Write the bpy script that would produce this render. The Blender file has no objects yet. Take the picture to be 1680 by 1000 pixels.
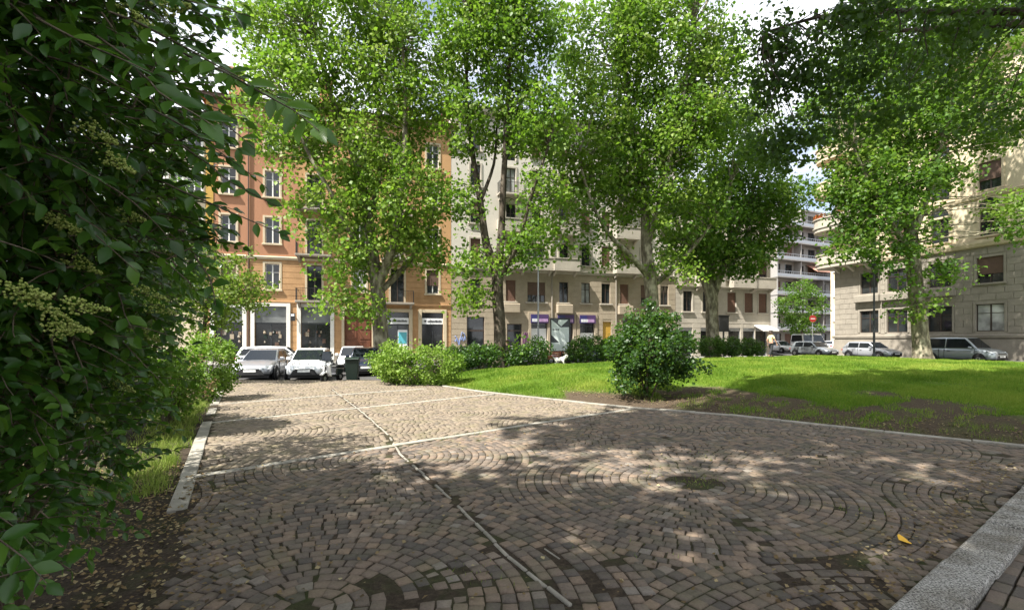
import bpy, bmesh, math, random
import numpy as np
from mathutils import Vector, Matrix

# ------------------------------------------------------------------ camera, sky, sun, exposure
scene = bpy.context.scene
COL = scene.collection
FPX, HOR, CAMH = 780.0, 556.0, 1.8          # focal length in photo pixels, horizon row, eye height
cam_d = bpy.data.cameras.new('camera'); cam = bpy.data.objects.new('camera', cam_d); COL.objects.link(cam)
cam.location = (0, 0, CAMH); cam.rotation_euler = (math.radians(90), 0, 0)
cam_d.sensor_width = 36; cam_d.lens = FPX / 1680 * 36; cam_d.shift_y = (HOR - 500) / 1680
cam_d.clip_start = 0.05; cam_d.clip_end = 2000
scene.camera = cam

SUN_EL = math.radians(56); SUN_H = Vector((-0.80, -0.60)).normalized()
w = bpy.data.worlds.new('World'); scene.world = w; w.use_nodes = True
nt = w.node_tree; nt.nodes.clear()
wo = nt.nodes.new('ShaderNodeOutputWorld'); bg = nt.nodes.new('ShaderNodeBackground')
sky = nt.nodes.new('ShaderNodeTexSky'); sky.sky_type = 'NISHITA'; sky.sun_disc = False
sky.sun_elevation = SUN_EL; sky.sun_rotation = math.atan2(SUN_H.x, SUN_H.y)
sky.air_density = 1.0; sky.dust_density = 2.0
tc = nt.nodes.new('ShaderNodeTexCoord'); mp = nt.nodes.new('ShaderNodeMapping'); mp.inputs['Scale'].default_value = (1.6, 1.6, 3.4)
ns = nt.nodes.new('ShaderNodeTexNoise'); ns.inputs['Scale'].default_value = 1.7; ns.inputs['Detail'].default_value = 7; ns.inputs['Roughness'].default_value = 0.6
cr = nt.nodes.new('ShaderNodeValToRGB'); cr.color_ramp.elements[0].position = 0.33; cr.color_ramp.elements[1].position = 0.58
mx = nt.nodes.new('ShaderNodeMix'); mx.data_type = 'RGBA'
mx.inputs[7].default_value = (9.0, 9.2, 9.6, 1)
nt.links.new(tc.outputs['Generated'], mp.inputs[0]); nt.links.new(mp.outputs[0], ns.inputs['Vector'])
nt.links.new(ns.outputs['Fac'], cr.inputs[0]); nt.links.new(cr.outputs[0], mx.inputs[0])
nt.links.new(sky.outputs[0], mx.inputs[6]); nt.links.new(mx.outputs[2], bg.inputs[0])
bg.inputs[1].default_value = 0.08
nt.links.new(bg.outputs[0], wo.inputs[0])

sd = bpy.data.lights.new('sun', 'SUN'); sun = bpy.data.objects.new('sun', sd); COL.objects.link(sun)
sd.energy = 5.0; sd.angle = math.radians(0.53); sd.color = (1.0, 0.955, 0.88)
sdir = Vector((SUN_H.x * math.cos(SUN_EL), SUN_H.y * math.cos(SUN_EL), math.sin(SUN_EL)))
sun.rotation_euler = sdir.to_track_quat('Z', 'Y').to_euler(); sun.location = sdir * 60

scene.view_settings.view_transform = 'Standard'; scene.view_settings.look = 'None'
scene.view_settings.exposure = 1.4; scene.view_settings.gamma = 1.0
scene.view_settings.use_curve_mapping = False

random.seed(7); RNG = np.random.default_rng(11)

# ------------------------------------------------------------------ helpers
def at(px, py, Y):                                  # photo pixel + depth -> point
    return Vector(((px - 840) / FPX * Y, Y, CAMH - (py - HOR) / FPX * Y))
def obj(name, me, parent=None, loc=(0, 0, 0), rz=0.0):
    o = bpy.data.objects.new(name, me); COL.objects.link(o)
    o.location = loc
    if rz: o.rotation_euler = (0, 0, rz)
    if parent is not None: o.parent = parent
    return o
def tag(o, label=None, cat=None, group=None, kind=None):
    if label: o['label'] = label
    if cat: o['category'] = cat
    if group: o['group'] = group
    if kind: o['kind'] = kind
    return o
def thing(name, label, cat, loc=(0, 0, 0), rz=0.0, group=None):
    return tag(obj(name, None, None, loc, rz), label, cat, group)
def np_mesh(name, V, F, mat, tint=None, smooth=False):
    V = np.asarray(V, np.float32); F = np.asarray(F, np.int32)
    me = bpy.data.meshes.new(name); k = F.shape[1]
    me.vertices.add(len(V)); me.vertices.foreach_set('co', V.ravel())
    me.loops.add(F.size); me.loops.foreach_set('vertex_index', F.ravel())
    me.polygons.add(len(F)); me.polygons.foreach_set('loop_start', np.arange(len(F), dtype=np.int32) * k)
    if smooth: me.polygons.foreach_set('use_smooth', np.ones(len(F), bool))
    me.update(calc_edges=True)
    if tint is not None:
        a = me.attributes.new('tint', 'FLOAT', 'POINT'); a.data.foreach_set('value', np.asarray(tint, np.float32))
    if mat: me.materials.append(mat)
    return me
class MB:                                           # mesh collector for polygons of any size
    def __init__(s): s.v = []; s.f = []
    def poly(s, pts):
        n = len(s.v); s.v += [tuple(p) for p in pts]; s.f.append(tuple(range(n, n + len(pts)))); return s
    def box(s, x0, x1, y0, y1, z0, z1):
        n = len(s.v)
        s.v += [(x0,y0,z0),(x1,y0,z0),(x1,y1,z0),(x0,y1,z0),(x0,y0,z1),(x1,y0,z1),(x1,y1,z1),(x0,y1,z1)]
        s.f += [tuple(n + i for i in q) for q in ((0,3,2,1),(4,5,6,7),(0,1,5,4),(1,2,6,5),(2,3,7,6),(3,0,4,7))]
        return s
    def extrude(s, pts, z0, z1):                    # counter-clockwise outline in xy
        n = len(s.v); k = len(pts)
        s.v += [(p[0], p[1], z0) for p in pts] + [(p[0], p[1], z1) for p in pts]
        s.f.append(tuple(n + i for i in range(k))[::-1]); s.f.append(tuple(n + k + i for i in range(k)))
        for i in range(k):
            j = (i + 1) % k; s.f.append((n + i, n + j, n + k + j, n + k + i))
        return s
    def prism_x(s, prof, x0, x1):                   # outline in (y,z) pushed along x
        n = len(s.v); k = len(prof)
        s.v += [(x0, p[0], p[1]) for p in prof] + [(x1, p[0], p[1]) for p in prof]
        s.f.append(tuple(n + i for i in range(k))[::-1]); s.f.append(tuple(n + k + i for i in range(k)))
        for i in range(k):
            j = (i + 1) % k; s.f.append((n + i, n + j, n + k + j, n + k + i))
        return s
    def prism_y(s, prof, y0, y1):                   # outline in (x,z) pushed along y
        n = len(s.v); k = len(prof)
        s.v += [(p[0], y0, p[1]) for p in prof] + [(p[0], y1, p[1]) for p in prof]
        s.f.append(tuple(n + i for i in range(k))); s.f.append(tuple(n + k + i for i in range(k))[::-1])
        for i in range(k):
            j = (i + 1) % k; s.f.append((n + j, n + i, n + k + i, n + k + j))
        return s
    def tube(s, pts, rad, seg=8, cap=True):
        V, F = tube_np(pts, rad, seg); n = len(s.v)
        s.v += [tuple(p) for p in V]; s.f += [tuple(int(i) + n for i in q) for q in F]
        if cap:
            s.f.append(tuple(n + i for i in range(seg))[::-1]); m = n + len(V) - seg
            s.f.append(tuple(m + i for i in range(seg)))
        return s
    def lathe(s, prof, seg=16, axis='z', c=(0, 0, 0)):  # prof [(r,h)]
        n = len(s.v); k = len(prof)
        for r, h in prof:
            for i in range(seg):
                a = 2 * math.pi * i / seg; p, q = r * math.cos(a), r * math.sin(a)
                s.v.append((c[0]+p, c[1]+q, c[2]+h) if axis == 'z' else (c[0]+p, c[1]+h, c[2]+q))
        for a in range(k - 1):
            for i in range(seg):
                j = (i + 1) % seg
                s.f.append((n+a*seg+i, n+a*seg+j, n+(a+1)*seg+j, n+(a+1)*seg+i))
        s.f.append(tuple(n + i for i in range(seg))[::-1]); s.f.append(tuple(n + (k-1)*seg + i for i in range(seg)))
        return s
    def mesh(s, name, mat, smooth=False, bevel=0):
        me = bpy.data.meshes.new(name); me.from_pydata(s.v, [], s.f); me.update()
        bm = bmesh.new(); bm.from_mesh(me); bmesh.ops.recalc_face_normals(bm, faces=bm.faces)
        if bevel: bmesh.ops.bevel(bm, geom=bm.edges[:], offset=bevel, segments=1, affect='EDGES', profile=0.5)
        bm.to_mesh(me); bm.free()
        if smooth:
            me.polygons.foreach_set('use_smooth', np.ones(len(me.polygons), bool))
        if mat: me.materials.append(mat)
        return me
    def build(s, name, mat, parent=None, smooth=False, bevel=0, loc=(0,0,0), rz=0):
        return obj(name, s.mesh(name, mat, smooth, bevel), parent, loc, rz)
def tube_np(pts, rad, seg=6):
    P = np.array([tuple(p) for p in pts], float); n = len(P); R = np.asarray(rad, float) * np.ones(n)
    T = np.gradient(P, axis=0); T /= np.linalg.norm(T, axis=1)[:, None] + 1e-9
    ref = np.array([0.31, 0.77, 0.12]) if abs(T[0, 2]) > 0.8 else np.array([0, 0, 1.0])
    U = np.cross(T, ref); U /= np.linalg.norm(U, axis=1)[:, None] + 1e-9
    W = np.cross(T, U); a = np.arange(seg) * 2 * np.pi / seg
    V = P[:, None] + R[:, None, None] * (U[:, None] * np.cos(a)[None, :, None] + W[:, None] * np.sin(a)[None, :, None])
    i, j = np.meshgrid(np.arange(n - 1), np.arange(seg), indexing='ij'); j2 = (j + 1) % seg
    F = np.stack([i*seg+j, i*seg+j2, (i+1)*seg+j2, (i+1)*seg+j], -1).reshape(-1, 4)
    return V.reshape(-1, 3), F
class NB:                                           # numpy collector, quads
    def __init__(s): s.V = []; s.F = []; s.n = 0; s.t = []
    def add(s, V, F, t=0.5):
        s.V.append(V); s.F.append(F + s.n); s.n += len(V); s.t.append(np.ones(len(V)) * t)
    def mesh(s, name, mat, smooth=True):
        return np_mesh(name, np.concatenate(s.V), np.concatenate(s.F), mat, np.concatenate(s.t), smooth)
def unit(a): return a / (np.linalg.norm(a, axis=-1, keepdims=True) + 1e-9)
def scatter(name, tv, tf, P, T, N, S, tint, mat, smooth=False):
    """many copies of a small template (x across, y along, z normal) in one mesh"""
    T = unit(T); X = unit(np.cross(T, N)); N = np.cross(X, T); S = np.asarray(S)
    V = P[:, None] + S[:, None, None] * (tv[None, :, 0:1]*X[:, None] + tv[None, :, 1:2]*T[:, None] + tv[None, :, 2:3]*N[:, None])
    F = tf[None] + (np.arange(len(P)) * len(tv))[:, None, None]
    return np_mesh(name, V.reshape(-1, 3), F.reshape(-1, tf.shape[1]), mat, np.repeat(tint, len(tv)), smooth)
def vnoise(x, y, sc, seed=0):                       # smooth 2D noise 0..1 from a few sines
    r = np.random.default_rng(seed); v = 0 * x
    for k in range(7):
        a = r.uniform(0, 6.28); f = sc * r.uniform(0.6, 1.9); v = v + np.sin((x*math.cos(a) + y*math.sin(a))*f + r.uniform(0, 6.28))
    return 0.5 + v / 7.0
def inside(poly, x, y):
    r = np.zeros(np.shape(x), bool); n = len(poly)
    for i in range(n):
        (x0, y0), (x1, y1) = poly[i], poly[(i + 1) % n]
        if y0 == y1: continue
        r ^= ((y0 > y) != (y1 > y)) & (x < (x1 - x0) * (y - y0) / (y1 - y0) + x0)
    return r
def line_dist(pts, x, y, closed=False):
    d = np.full(np.shape(x), 1e9); m = len(pts)
    for i in range(m if closed else m - 1):
        (x0, y0), (x1, y1) = pts[i], pts[(i + 1) % m]
        L = (x1-x0)**2 + (y1-y0)**2; t = np.clip(((x-x0)*(x1-x0) + (y-y0)*(y1-y0)) / L, 0, 1)
        d = np.minimum(d, np.hypot(x - x0 - t*(x1-x0), y - y0 - t*(y1-y0)))
    return d

# ------------------------------------------------------------------ materials
def new_mat(name):
    m = bpy.data.materials.new(name); m.use_nodes = True; t = m.node_tree
    return m, t, t.nodes['Principled BSDF'], t.nodes['Material Output']
def ramp(t, fac, stops):
    r = t.nodes.new('ShaderNodeValToRGB'); e = r.color_ramp.elements
    while len(e) < len(stops): e.new(0.5)
    for el, (p, c) in zip(e, stops): el.position = p; el.color = (*c, 1) if len(c) == 3 else c
    t.links.new(fac, r.inputs[0]); return r.outputs[0]
def noise(t, scale, detail=5, rough=0.6, vec=None, dim='3D'):
    n = t.nodes.new('ShaderNodeTexNoise'); n.inputs['Scale'].default_value = scale
    n.inputs['Detail'].default_value = detail; n.inputs['Roughness'].default_value = rough
    if vec is not None: t.links.new(vec, n.inputs['Vector'])
    return n.outputs['Fac']
def mixc(t, fac, a, b, mode='MIX'):
    m = t.nodes.new('ShaderNodeMix'); m.data_type = 'RGBA'; m.blend_type = mode
    for i, v in ((0, fac), (6, a), (7, b)):
        if hasattr(v, 'links'): t.links.new(v, m.inputs[i])
        elif i == 0: m.inputs[0].default_value = v
        else: m.inputs[i].default_value = (*v, 1)
    return m.outputs[2]
def pos(t):
    return t.nodes.new('ShaderNodeNewGeometry').outputs['Position']
def attr(t, name='tint'):
    a = t.nodes.new('ShaderNodeAttribute'); a.attribute_name = name; return a.outputs['Fac']
def bump(t, b, h, strength=0.3, dist=0.02):
    n = t.nodes.new('ShaderNodeBump'); n.inputs['Strength'].default_value = strength; n.inputs['Distance'].default_value = dist
    t.links.new(h, n.inputs['Height']); t.links.new(n.outputs[0], b.inputs['Normal'])
def surf(name, c, var=0.25, scale=3.0, rough=0.85, spec=0.3, bmp=0.25, fine=40.0, metal=0.0, streak=False):
    """weathered matt surface: large blotches, fine grain, slight relief"""
    m, t, b, o = new_mat(name); p = pos(t)
    if streak:
        mp = t.nodes.new('ShaderNodeMapping'); mp.inputs['Scale'].default_value = (1, 1, 0.15); t.links.new(p, mp.inputs[0]); p2 = mp.outputs[0]
    else: p2 = p
    lo = tuple(x * (1 - var) for x in c); hi = tuple(min(1, x * (1 + var * 0.8)) for x in c)
    col = ramp(t, noise(t, scale, 6, 0.65, p2), [(0.3, lo), (0.7, hi)])
    g = noise(t, fine, 3, 0.7, p)
    col = mixc(t, 0.35, col, ramp(t, g, [(0.3, tuple(x*0.6 for x in c)), (0.7, tuple(min(1, x*1.25) for x in c))]))
    t.links.new(col, b.inputs['Base Color'])
    b.inputs['Roughness'].default_value = rough; b.inputs['Specular IOR Level'].default_value = spec; b.inputs['Metallic'].default_value = metal
    if bmp: bump(t, b, g, bmp, 0.01)
    return m
def plain(name, c, rough=0.5, spec=0.5, metal=0.0, coat=0.0, emit=None):
    m, t, b, o = new_mat(name); b.inputs['Base Color'].default_value = (*c, 1)
    b.inputs['Roughness'].default_value = rough; b.inputs['Specular IOR Level'].default_value = spec
    b.inputs['Metallic'].default_value = metal; b.inputs['Coat Weight'].default_value = coat
    b.inputs['Coat Roughness'].default_value = 0.04
    return m
def leaf(name, dark, mid, light, trans=0.4, rough=0.45, spec=0.4):
    m, t, b, o = new_mat(name)
    col = ramp(t, attr(t), [(0.0, dark), (0.5, mid), (1.0, light)])
    t.links.new(col, b.inputs['Base Color']); b.inputs['Roughness'].default_value = rough; b.inputs['Specular IOR Level'].default_value = spec
    tr = t.nodes.new('ShaderNodeBsdfTranslucent')
    t.links.new(mixc(t, 0.55, col, (0.19, 0.38, 0.02)), tr.inputs[0])
    mxs = t.nodes.new('ShaderNodeMixShader'); mxs.inputs[0].default_value = trans
    t.links.new(b.outputs[0], mxs.inputs[1]); t.links.new(tr.outputs[0], mxs.inputs[2]); t.links.new(mxs.outputs[0], o.inputs[0])
    return m
M = {}
M['asphalt'] = surf('asphalt', (0.075, 0.073, 0.07), 0.3, 0.6, 0.9, 0.25, 0.3, 60)
M['sidewalk'] = surf('sidewalk', (0.22, 0.21, 0.19), 0.25, 0.8, 0.9, 0.25, 0.2, 30)
def granite_mat():
    m, t, b, o = new_mat('granite'); p = pos(t)
    a = ramp(t, noise(t, 75, 2, 0.5, p), [(0.40, (0.10, 0.098, 0.09)), (0.5, (0.30, 0.29, 0.265)), (0.62, (0.47, 0.455, 0.42))])
    d_ = ramp(t, noise(t, 2.3, 6, 0.7, p), [(0.38, (0.42, 0.38, 0.32)), (0.6, (1, 1, 1))])
    t.links.new(mixc(t, 0.8, a, d_, 'MULTIPLY'), b.inputs['Base Color']); b.inputs['Roughness'].default_value = 0.85; b.inputs['Specular IOR Level'].default_value = 0.25
    bump(t, b, noise(t, 40, 5, 0.7, p), 0.8, 0.012); return m
M['granite'] = granite_mat()
M['seam'] = surf('seam_stone', (0.27, 0.25, 0.21), 0.4, 4, 0.85, 0.25, 0.4, 60)
M['edging'] = surf('edging_stone', (0.30, 0.28, 0.235), 0.55, 2.5, 0.85, 0.25, 0.4, 60)
def soil_mat():
    m, t, b, o = new_mat('soil'); p = pos(t)
    n1 = noise(t, 1.1, 6, 0.7, p); n2 = noise(t, 30, 4, 0.7, p)
    c = ramp(t, n2, [(0.25, (0.016, 0.012, 0.009)), (0.55, (0.05, 0.038, 0.027)), (0.8, (0.105, 0.08, 0.055))])
    c = mixc(t, ramp(t, n1, [(0.47, (0, 0, 0)), (0.68, (0.75, 0.75, 0.75))]), c, (0.045, 0.062, 0.018))
    t.links.new(c, b.inputs['Base Color']); b.inputs['Roughness'].default_value = 0.95; b.inputs['Specular IOR Level'].default_value = 0.15
    bump(t, b, n2, 0.8, 0.02); return m
M['soil'] = soil_mat()
def cobble_mat(name='porphyry', moss=(0.115, 0.115, 0.055), stops=None):
    m, t, b, o = new_mat(name); p = pos(t)
    c = ramp(t, attr(t), stops or [(0.0, (0.075, 0.066, 0.058)), (0.3, (0.112, 0.094, 0.078)), (0.55, (0.152, 0.12, 0.094)), (0.8, (0.185, 0.138, 0.10)), (1.0, (0.178, 0.16, 0.138))])
    g = noise(t, 55, 5, 0.75, p); g2 = noise(t, 2.2, 5, 0.6, p)
    c = mixc(t, 0.6, c, ramp(t, g, [(0.3, (0.35, 0.34, 0.33)), (0.7, (0.82, 0.78, 0.74))]), 'OVERLAY')
    c = mixc(t, ramp(t, g2, [(0.48, (0, 0, 0)), (0.7, (0.4, 0.4, 0.4))]), c, moss)
    t.links.new(c, b.inputs['Base Color']); b.inputs['Roughness'].default_value = 0.8; b.inputs['Specular IOR Level'].default_value = 0.35
    bump(t, b, g, 0.8, 0.01); return m
M['cobble'] = cobble_mat(); M['path_cobble'] = cobble_mat('pale_porphyry', (0.15, 0.14, 0.06), [(0.0, (0.11, 0.094, 0.075)), (0.3, (0.15, 0.125, 0.096)), (0.6, (0.18, 0.146, 0.108)), (1.0, (0.21, 0.18, 0.138))])  # path setts get a paler, yellower set of colours
def lawn_mat():
    m, t, b, o = new_mat('lawn_soil'); p = pos(t)
    n1 = noise(t, 1.4, 6, 0.7, p); n2 = noise(t, 26, 4, 0.7, p)
    gr = ramp(t, n1, [(0.3, (0.065, 0.125, 0.012)), (0.7, (0.125, 0.21, 0.02))])
    gr = mixc(t, 0.4, gr, ramp(t, n2, [(0.3, (0.022, 0.045, 0.008)), (0.7, (0.11, 0.17, 0.03))]))
    so = ramp(t, n2, [(0.25, (0.03, 0.022, 0.015)), (0.55, (0.085, 0.064, 0.044)), (0.8, (0.17, 0.13, 0.085))])
    t.links.new(mixc(t, attr(t), gr, so), b.inputs['Base Color']); b.inputs['Roughness'].default_value = 0.95; b.inputs['Specular IOR Level'].default_value = 0.1
    bump(t, b, n2, 0.9, 0.03); return m
M['lawn'] = lawn_mat()
M['grass'] = leaf('grass', (0.06, 0.12, 0.012), (0.14, 0.24, 0.022), (0.30, 0.35, 0.06), 0.38, 0.6, 0.2)
M['weed'] = leaf('weed', (0.10, 0.15, 0.02), (0.20, 0.26, 0.05), (0.33, 0.34, 0.10), 0.3, 0.6, 0.2)
M['plane_leaf'] = leaf('plane_leaf', (0.034, 0.085, 0.011), (0.10, 0.195, 0.02), (0.26, 0.345, 0.05), 0.46, 0.5, 0.35)
M['plane_leaf_dark'] = leaf('plane_leaf_dark', (0.03, 0.076, 0.012), (0.08, 0.165, 0.02), (0.21, 0.29, 0.045), 0.46, 0.5, 0.35)
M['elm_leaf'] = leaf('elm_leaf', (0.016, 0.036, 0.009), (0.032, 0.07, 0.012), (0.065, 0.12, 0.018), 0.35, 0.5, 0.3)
M['privet_leaf'] = leaf('privet_leaf', (0.013, 0.042, 0.008), (0.036, 0.105, 0.015), (0.125, 0.25, 0.032), 0.40, 0.33, 0.5)
M['privet_flower'] = leaf('privet_flower', (0.20, 0.28, 0.05), (0.36, 0.43, 0.10), (0.55, 0.60, 0.20), 0.25, 0.6, 0.3)
M['bright_leaf'] = leaf('bright_leaf', (0.07, 0.14, 0.015), (0.15, 0.25, 0.03), (0.27, 0.36, 0.07), 0.4, 0.5, 0.35)
M['dark_leaf'] = leaf('dark_leaf', (0.018, 0.05, 0.010), (0.042, 0.10, 0.016), (0.11, 0.19, 0.03), 0.36, 0.42, 0.45)
M['yellow_leaf'] = leaf('yellow_leaf', (0.07, 0.11, 0.015), (0.13, 0.185, 0.028), (0.24, 0.27, 0.05), 0.42, 0.5, 0.3)
M['litter'] = leaf('leaf_litter', (0.07, 0.045, 0.025), (0.19, 0.13, 0.065), (0.42, 0.36, 0.2), 0.1, 0.8, 0.2)
M['dry'] = leaf('dry_leaf', (0.10, 0.06, 0.035), (0.2, 0.13, 0.07), (0.3, 0.2, 0.1), 0.2, 0.7, 0.2)
M['yellow_fall'] = plain('yellow_fallen_leaf', (0.75, 0.42, 0.03), 0.6, 0.3)
def bark_mat(name, a, b_, c_):
    m, t, b, o = new_mat(name); p = pos(t)
    mp = t.nodes.new('ShaderNodeMapping'); mp.inputs['Scale'].default_value = (1, 1, 0.45); t.links.new(p, mp.inputs[0])
    n1 = noise(t, 4.5, 3, 0.5, mp.outputs[0]); n2 = noise(t, 22, 5, 0.7, mp.outputs[0])
    c = ramp(t, n1, [(0.36, a), (0.5, b_), (0.64, c_)])
    c = mixc(t, 0.5, c, ramp(t, n2, [(0.3, (0.3, 0.3, 0.3)), (0.7, (0.75, 0.75, 0.75))]), 'OVERLAY')
    t.links.new(c, b.inputs['Base Color']); b.inputs['Roughness'].default_value = 0.9; b.inputs['Specular IOR Level'].default_value = 0.2
    bump(t, b, n2, 0.7, 0.03); return m
M['plane_bark'] = bark_mat('plane_bark', (0.10, 0.085, 0.06), (0.19, 0.165, 0.115), (0.33, 0.30, 0.22))
M['dark_bark'] = bark_mat('dark_bark', (0.035, 0.028, 0.02), (0.07, 0.055, 0.04), (0.12, 0.10, 0.075))
M['twig'] = bark_mat('twig_bark', (0.06, 0.045, 0.03), (0.12, 0.095, 0.065), (0.17, 0.14, 0.10))
# ------------------------------------------------------------------ the setting: ground, paving, lawn
EDGE_R = [(8.6, 7.7), (5.07, 11.1), (3.1, 12.3), (2.04, 13.2), (-0.8, 15.8), (-2.6, 18.0), (-4.2, 20.5)]
EDGE_L = [(-1.2, 0.95), (-3.48, 4.94), (-4.17, 6.13), (-6.1, 9.42), (-10.2, 16.7), (-12.3, 20.5)]
CROSS = [[(-4.17, 6.13), (3.1, 12.2)], [(-6.45, 10.1), (-0.6, 15.3)], [(-8.2, 12.9), (-3.1, 17.1)]]
KERB = [(-0.6, 0.72), (2.46, 2.89), (4.56, 4.38), (8.85, 7.45)]
SEAM = [(0.4, 3.16), (-0.03, 3.9), (-0.68, 5.3), (-1.76, 7.43), (-2.3, 8.83), (-3.5, 11.3), (-6.3, 16.7)]
MAIN = [(-4.17, 6.13), (-1.2, 0.95), (-0.6, 0.72), (8.6, 7.6), (5.07, 11.1), (3.1, 12.3)]
PATH = [(-4.17, 6.13), (3.1, 12.3), (2.04, 13.2), (-0.8, 15.8), (-2.6, 18.0), (-4.2, 20.5), (-12.3, 20.5), (-10.2, 16.7), (-6.1, 9.42)]
LAWN = [(8.75, 7.75), (5.12, 11.2), (3.15, 12.4), (2.1, 13.3), (-0.7, 15.9), (-2.5, 18.1), (-4.4, 21.2), (-2.2, 26.6), (5, 32.5), (14, 38.6),
        (25, 44), (27.2, 43), (30.2, 33.5), (33.6, 22), (38, 6), (38, -4), (19, -3)]
PARK = [(-30, -14), (38.3, -14), (38.3, 6), (33.9, 22), (30.5, 33.6), (27.4, 43.3), (25, 44.3), (13.9, 39), (4.8, 32.9), (-2.5, 26.9), (-4.6, 21), (-30, 20.8)]
tag(obj('ground', np_mesh('ground', [(-600, -600, -0.12), (600, -600, -0.12), (600, 900, -0.12), (-600, 900, -0.12)], [(0, 1, 2, 3)], M['asphalt'])), kind='structure')
tag(MB().extrude([(30.9, 33.7), (34.3, 22), (39, 5), (80, 5), (80, 140), (30, 140), (29.5, 52), (27.8, 43.6)], -.118, .12).build('road', M['asphalt']), kind='structure')
pg = MB().extrude(PARK, -0.115, 0.0).build('park_soil', M['soil']); tag(pg, kind='structure')
paving = MB().poly([(x, y, 0.018) for x, y in MAIN]).poly([(x, y, 0.018) for x, y in PATH]).build('paving', M['soil']); tag(paving, kind='structure')
side_path = MB().poly([(x, y, 0.005) for x, y in [(0.2, 0.75), (2.2, -1.2), (7.2, 2.7), (5.4, 4.6)]]).build('side_path', M['soil']); tag(side_path, kind='structure')

def slabs(parent, name, pts, width, z0, z1, length, mat, gap=0.008, jit=0.012, drop=0.0, bev=0.008):
    r = random.Random(len(pts) * 31 + int(width * 1000))
    for (x0, y0), (x1, y1) in zip(pts[:-1], pts[1:]):
        L = math.hypot(x1-x0, y1-y0); n = max(1, round(L / length)); a = math.atan2(y1-y0, x1-x0); s = 0
        cuts = [0] + sorted((k + r.uniform(-0.16, 0.16)) * L / n for k in range(1, n)) + [L]
        for c0, c1 in zip(cuts[:-1], cuts[1:]):
            if r.random() < drop: continue
            l = (c1 - c0 - gap) / 2; wd = width / 2 * r.uniform(0.93, 1.0); m = (c0 + c1) / 2
            MB().box(-l, l, -wd, wd, z0, z1 + r.uniform(-jit/2, jit/2)).build(name, mat, parent, bevel=bev,
                loc=(x0 + (x1-x0)*m/L + r.uniform(-.5, .5)*jit, y0 + (y1-y0)*m/L + r.uniform(-.5, .5)*jit, 0), rz=a + r.uniform(-.5, .5)*jit*0.6)
slabs(paving, 'granite_kerb', KERB, 0.30, -0.02, 0.085, 1.7, M['granite'], 0.022, 0.02, 0, 0.018)
slabs(paving, 'edging_stone', EDGE_R[:-1], 0.15, -0.02, 0.05, 0.9, M['edging'], drop=0.04)
slabs(paving, 'edging_stone', EDGE_L[1:-1], 0.19, -0.02, 0.04, 1.0, M['edging'], drop=0.06)
for c in CROSS: slabs(paving, 'edging_stone', c, 0.14, -0.02, 0.031, 0.75, M['edging'], 0.012)
slabs(paving, 'edging_stone', SEAM, 0.036, -0.02, 0.031, 0.27, M['seam'], 0.02, 0.012, drop=0.14)
S2 = [(x + 0.30, y + 0.16) for x, y in SEAM[:2]]
slabs(paving, 'edging_stone', S2, 0.022, -0.02, 0.029, 0.3, M['seam'], 0.02, 0.016, drop=0.3)

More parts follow.
